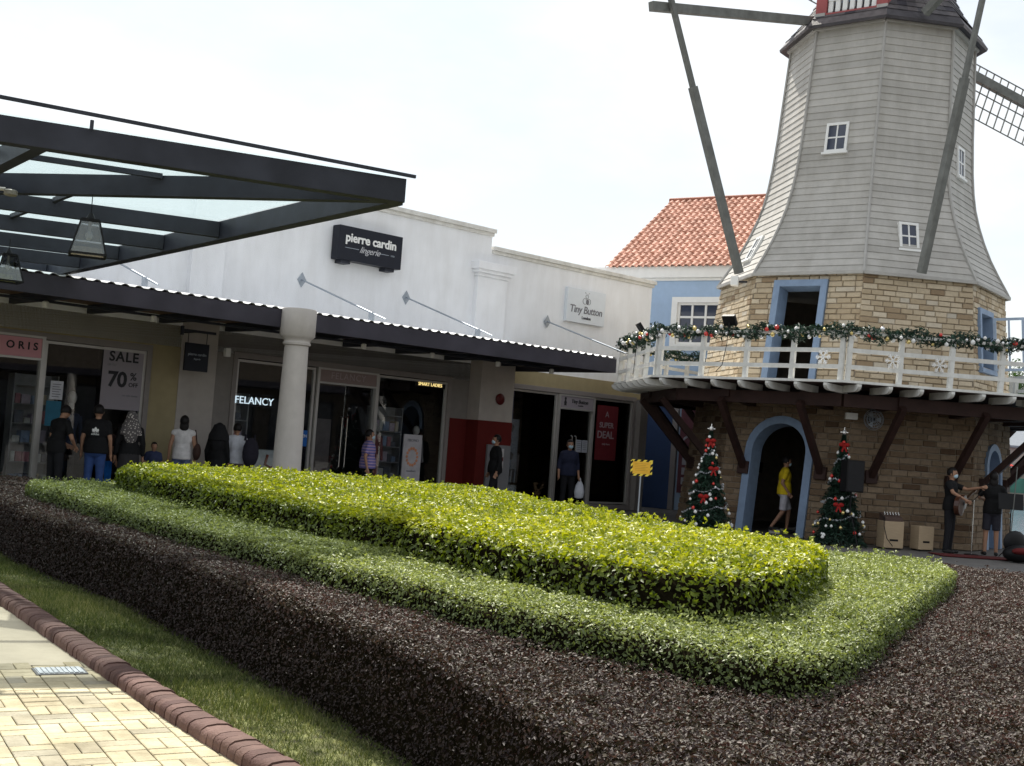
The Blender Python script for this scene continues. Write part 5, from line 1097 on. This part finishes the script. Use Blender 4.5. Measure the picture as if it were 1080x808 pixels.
    for (e, w_, sx) in ((eL,wL,1),(eR,wR,-1)):
        s0 = T(sx*.175,.005,1.375); E_ = T(*e) if e[2] > .95 else V(*e); W_ = V(w_[0]+lx*sh(1.2)*.7, w_[1]+ly*sh(1.2)*.7, w_[2]); b.ball(s0, .066*k, 10)
        if sleeve <= 1: q_ = s0.lerp(E_, sleeve); b.tube([s0,q_], [.062*k,.058*k], 12)
        else: b.tube([s0,E_], [.062*k,.052*k], 12); b.ball(E_, .052*k, 10); b.tube([E_,E_.lerp(W_,sleeve-1)], [.052*k,.038*k], 12)
    b.lathe([((.15*g+.026)*k,.86*k),((.158*g+.02)*k,.98*k),((.14*g+.018)*k,1.1*k)], (0,0,0), 20, sq=(1.05,.82))
    remesh(b, 'shirt', smat or cloth(shirt), o, .013, 4)
    b = MB(); b.ball(V(0,.01,.93), (.155*g+.012)*k, 14, (1.08,.82,.80))
    for (kn, an_, sx) in ((kL,aL,1),(kR,aR,-1)):
        K_ = V(*kn); A_ = V(*an_); h0 = V(sx*.085,0,hz); b.ball(h0, .092*k*g**.5, 12)
        if plen == 'short': b.tube([h0, h0.lerp(K_,.93)], [.094*k, .082*k], 14)
        else: b.tube([h0,K_], [.094*k*g**.5,.070*k], 14); b.ball(K_, .070*k, 12); b.tube([K_,A_+V(0,0,-.02)], [.068*k,.056*k], 14)
    if skirt: b.lathe([((.20*g)*k,.06*k),(.185*g*k,.5*k),(.16*g*k,.95*k)], (0,0,0), 22, sq=(1.15,.9))
    remesh(b, 'trousers' if not skirt else 'skirt', cloth(pants), o, .014, 4)
    for (kn, an_, sx) in ((kL,aL,1),(kR,aR,-1)):
        b = MB(); A_ = V(*an_); z0 = max(.045, an_[2]-.035); cap(b, A_+V(0,.025,-(an_[2]-z0)), V(an_[0]+sx*.02,an_[1]-.155,z0-.008), .044*k, .038*k); s_ = remesh(b, 'shoe', cloth(shoes,.5), o, .011, 2)
    hm = M['hair']
    if hair in ('short','long','bun'):
        b = MB(); b.ball(hc-fd*.016*k+upv*.016*k, .104*k, 16, (.88,1.0,1.12))
        if hair == 'long': b.ball(hc-fd*.045*k-upv*.09*k, .088*k, 12, (1.05,.62,1.5))
        if hair == 'bun': b.ball(hc-fd*.10*k-upv*.01*k, .05*k, 10)
        hr = remesh(b, 'hair', hm, o, .011, 2); me = hr.data; bm = bmesh.new(); bm.from_mesh(me)
        kill = [v for v in bm.verts if ((v.co-hc).dot(fd) > .030*k and (v.co-hc).dot(upv) < .058*k) or ((v.co-hc).dot(upv) < -.045*k and hair == 'short')]
        bmesh.ops.delete(bm, geom=kill, context='VERTS'); bm.to_mesh(me); bm.free()
    elif hair == 'scarf':
        b = MB(); b.ball(hc-fd*.006*k+upv*.01*k, .116*k, 16, (.92,1.0,1.18)); b.lathe([(.20,1.22),(.19,1.32),(.13,1.44),(.10,1.52)], (T(0,0,1).x,T(0,0,1).y,0), 18, sq=(1.05,.8)); b.ball(T(0,.09,1.28), .13*k, 12, (1.0,.5,1.3))
        for i in range(len(b.v)): pass
        remesh(b, 'headscarf', hijabmat() if label.find('patterned') >= 0 else cloth((.015,.015,.017)), o, .012, 3)
    if mask:
        b = MB(); b.ball(hc+fd*.048*k-upv*.046*k, .062*k, 12, (.98,.98,.86)); b.ball(hc+fd*.075*k-upv*.03*k, .036*k, 10)
        remesh(b, 'face_mask', M['mask'], o, .010, 2)
    e_ = MB()
    for sx in (-1,1): e_.ball(hc+fd*.082*k+sdv*sx*.032*k+upv*.016*k, .011*k, 8, (1.2,1.2,.6))
    e_.build('eyes', M['black'], o, smooth=True)
    return o
def SP_(s, y): v_ = SW(s,y); return (v_.x, v_.y, 0)
A_ = SR
# group outside the left shop
person(SP_(-11.25,-1.2), R(150), 'person in black bending towards a bag, white mask showing, beside the dark shop door', 1.66, lean=(.10,-.16), armR=((-.30,-.05,1.12),(-.20,-.22,.98)), armL=((.30,-.1,1.14),(.12,-.30,1.0)), hair='short', look_down=.6, head_yaw=.9)
pb = person(SP_(-10.60,-1.35), R(188), 'person in a black T-shirt with a white three-leaf logo on the back and blue jeans', 1.70, pants=(.035,.07,.20), girth=1.2, sleeve=.7, hair='short')
lg = MB()
for a0, L_ in ((0,.105),(.62,.09),(-.62,.09)):
    pts = [(math.sin(a0)*t_*L_+math.cos(a0)*w_, math.cos(a0)*t_*L_-math.sin(a0)*w_) for t_, w_ in ((.25,0),(.55,.024),(.8,.02),(1,0),(.8,-.02),(.55,-.024))]; lg.prism(pts, (0,.176,1.22),(-1,0,0),(0,0,1),(0,1,0),.004)
for i in range(2): lg.box((-.055,.1745,1.232+i*.016),(.055,.180,1.238+i*.016))
l_ = lg.build('logo', M['white'], pb); text('adidas', .055, M['white'], pb, (0,.178,1.185), rot=(R(90),0,R(180)), name='lettering')
person(SP_(-10.18,-.85), R(160), 'child in bright blue trousers between the logo T-shirt and the patterned scarf', 1.42, pants=(.01,.13,.48), shirt=(.05,.03,.03), mask=False, hair='long')
person(SP_(-10.02,-1.45), R(200), 'person in black with a patterned brown and white headscarf', 1.62, hair='scarf', skirt=True, pants=(.03,.028,.03), sleeve=1.9, head_yaw=-.5)
person(SP_(-9.42,-1.2), R(20), 'small child in a dark blue top at the foot of the cream wall', 1.10, shirt=(.03,.04,.09), mask=False, girth=1.0)
person(SP_(-8.85,-1.2), R(195), 'woman in a white sleeveless top with long black hair, brown bag at her side', 1.62, shirt=(.62,.60,.60), pants=(.10,.13,.22), sleeve=.15, hair='long')
person(SP_(-8.08,-1.15), R(170), 'woman all in black with a black headscarf and long robe', 1.52, hair='scarf', skirt=True, sleeve=1.9, girth=1.15)
person(SP_(-7.66,-1.1), R(205), 'person in a white T-shirt carrying a dark backpack, left of the round column', 1.55, shirt=(.62,.64,.70), pants=(.16,.12,.10), sleeve=.6, hair='short', armR=((-.27,.02,1.1),(-.30,-.16,.92)))
person(SP_(-4.55,-1.2), R(100), 'stout person in a purple striped top and white mask walking right past the shop door', 1.62, smat=stripemat(), sleeve=.75, girth=1.32, hair='short', legL=((.10,-.12,.50),(.11,-.10,.09)), legR=((-.10,.05,.50),(-.11,.22,.13)), armL=((.26,-.02,1.13),(.28,-.10,.88)), armR=((-.28,.08,1.12),(-.30,.02,.87)))
person(SP_(-1.05,-1.35), R(-70), 'man in loose black clothes and pale mask walking left in front of the red pilaster', 1.72, sleeve=1.9, girth=1.15, legL=((.10,-.10,.50),(.11,-.18,.09)), legR=((-.10,.06,.50),(-.11,.25,.13)))
person(SP_(1.62,-1.1), R(15), 'man in dark navy clothes and mask holding a white plastic bag before the white-topped door', 1.74, shirt=(.02,.024,.05), sleeve=1.5, girth=1.15)
person((6.30,27.85,0.0), R(88), 'man in a yellow T-shirt and pale shorts inside the arched blue doorway', 1.72, shirt=(.72,.52,.02), pants=(.50,.48,.52), plen='short', sleeve=.7, girth=1.12, legL=((.10,-.14,.50),(.11,-.12,.09)), legR=((-.10,.03,.48),(-.11,.26,.14)), armL=((.22,.08,1.12),(.20,-.10,.95)), armR=((-.24,.10,1.12),(-.22,-.05,.92)), look_down=.25)
person((9.12,25.25,0), R(52), 'guitarist in black with a pale mask, one arm stretched out, playing beside the microphone stand', 1.72, sleeve=.7, armR=((-.24,-.12,1.22),(-.12,-.32,1.10)), armL=((.20,-.25,1.30),(.10,-.55,1.36)))
person((10.02,25.35,0), R(165), 'musician in dark clothes with bare legs standing behind the music stand', 1.70, plen='short', sleeve=.8, mask=False, pants=(.03,.03,.04), hair='long', armL=((.26,-.1,1.18),(.15,-.30,1.15)), armR=((-.28,-.05,1.18),(-.25,-.3,1.3)))
# things they carry
g_ = SP_(-8.62,-1.33)
o = empty('shoulder_bag', (g_[0],g_[1],0), R(195), 'brown shoulder bag hanging on the woman in the white top', 'bag'); MB().ball((0,0,.98), .13, 12, (.6,1.1,1.25)).build('pouch', cloth((.05,.025,.02),.6), o, smooth=True); MB().tube([(0,-.09,1.1),(.05,-.02,1.38),(0,.09,1.1)], .012, 6).build('strap', cloth((.05,.025,.02),.6), o)
g_ = SP_(-7.52,-1.42)
o = empty('backpack', (g_[0],g_[1],0), R(205), 'dark slouching backpack on the person in the white T-shirt', 'backpack'); MB().ball((0,0,1.02), .19, 14, (.85,.55,1.55)).build('body', cloth((.022,.02,.03)), o, smooth=True)
for sx in (-.09,.09): MB().tube([(sx,-.05,1.22),(sx,-.13,1.36),(sx,-.2,1.25)], .014, 6).build('strap', cloth((.022,.02,.03)), o)
g_ = SP_(1.90,-1.22)
o = empty('plastic_bag', (g_[0]+.02,g_[1],0), R(10), 'white plastic carrier bag held by the man in navy clothes', 'bag'); MB().lathe([(.02,.84),(.03,.78),(.10,.66),(.13,.50),(.11,.36),(.04,.33)], (0,0,0), 14, sq=(1,.5)).build('body', mat('thin white plastic', (.60,.62,.68), .4, var=.1, bump=.8, bscale=20), o, smooth=True)
gt = empty('guitar', (9.12,25.25,0), R(52), 'dark acoustic guitar held by the masked guitarist', 'guitar')
def disc(b, c_, r_): b.prism([(c_[0]+r_*math.cos(a), c_[1]+r_*math.sin(a)) for a in np.linspace(0,6.2832,25)[:-1]], (0,-.27,0),(1,0,0),(0,0,1),(0,1,0),.10)
b = MB(); disc(b,(-.14,.98),.20); b.v = b.v; disc(b,(.06,1.06),.145); b.build('body', mat('dark guitar wood', (.06,.022,.012), .3, coat=.5), gt, bevel=.01); b = MB(); b.beam((.16,-.24,1.10),(.62,-.24,1.26),.05,.025).beam((.62,-.24,1.26),(.78,-.24,1.31),.07,.02).build('neck', mat('guitar neck', (.08,.04,.02), .4), gt)
MB().lathe([(.045,0),(.045,.004)],(0,0,0),16).build('sound_hole', M['black'], gt).matrix_local = Matrix.Translation((.0,-.272,1.03)) @ Matrix.Rotation(R(90),4,'X')
# low planting strips by the tower foot and the path edge kerb
MB().beam(SW(3.2,-6.1,.03), SW(8.5,-4.6,.03), .25,.10).build('path_edge', mat('pale kerb stone', (.45,.43,.40), .8), None, kind='structure')

# ================================================================ unseen arcade added behind the viewer's right to darken the shop glass reflections
oa = empty('added_arcade', (30,-12,0), R(90), 'unseen dark arcade added across the plaza to darken the shop glass reflections', 'building')
MB().box((-20,-9,0),(36,-.0,6.8)).build('wall', mat('added arcade wall', (.16,.13,.10), .8, var=.1), oa); MB().box((-20.3,-9.3,6.8),(36.3,.3,7.1)).build('parapet_coping', M['coping'], oa)
MB().box((-20,.01,3.3),(36,3.2,3.6)).build('canopy', M['fascia'], oa)
for i in range(14):
    x = -18+i*4; f = MB().box((x-1.6,0,.2),(x+1.6,.05,2.9)).build('shop_window', M['darksteel'], oa); MB().box((x-1.5,.052,.3),(x+1.5,.07,2.8)).build('pane', M['wglass'], f)
for i in range(8): MB().lathe([(.26,0),(.22,3.3)], (-18+i*7.5,3.0,0), 16).build('column', M['column'], oa, smooth=True)

# stock shelves a little behind the shop glass
for (sx, lb) in ((-10.9,'stock shelf of folded clothes behind the left shop glass, by the white notice'),(-6.75,'stock shelf of folded clothes under the neon word'),(-2.6,'stock shelf of folded clothes behind the orange ring board'),(4.75,'stock shelf of small goods right of the red deal poster'),(3.85,'low stock shelf of small goods below the red deal poster')):
    o = empty('stock_shelf', SW(sx,.75,.1), SR, lb, 'shelf'); hh = 2.1 if sx < 4.5 and sx != 3.85 else 1.5
    f = MB(); f.box((-.42,.28,0),(.42,.30,hh)); f.box((-.42,-.0,0),(-.39,.28,hh)); f.box((.39,0,0),(.42,.28,hh)); k = 0
    while .1+k*.36 < hh: f.box((-.39,0,.08+k*.36),(.39,.28,.105+k*.36)); k += 1
    f.build('rack', mat('shelf rack', (.35,.34,.35), .5), o)
    for r_ in range(k-1):
        x = -.36
        while x < .25:
            w_ = random.uniform(.10,.2); h_ = random.uniform(.10,.24); c_ = random.choice(((.7,.68,.66),(.55,.25,.28),(.30,.38,.55),(.75,.62,.45),(.2,.2,.24),(.6,.5,.6)))
            MB().box((x,.03,.106+r_*.36),(x+w_-.02,.24,.106+r_*.36+h_)).build('folded_stock', cloth(c_), o, bevel=.008); x += w_
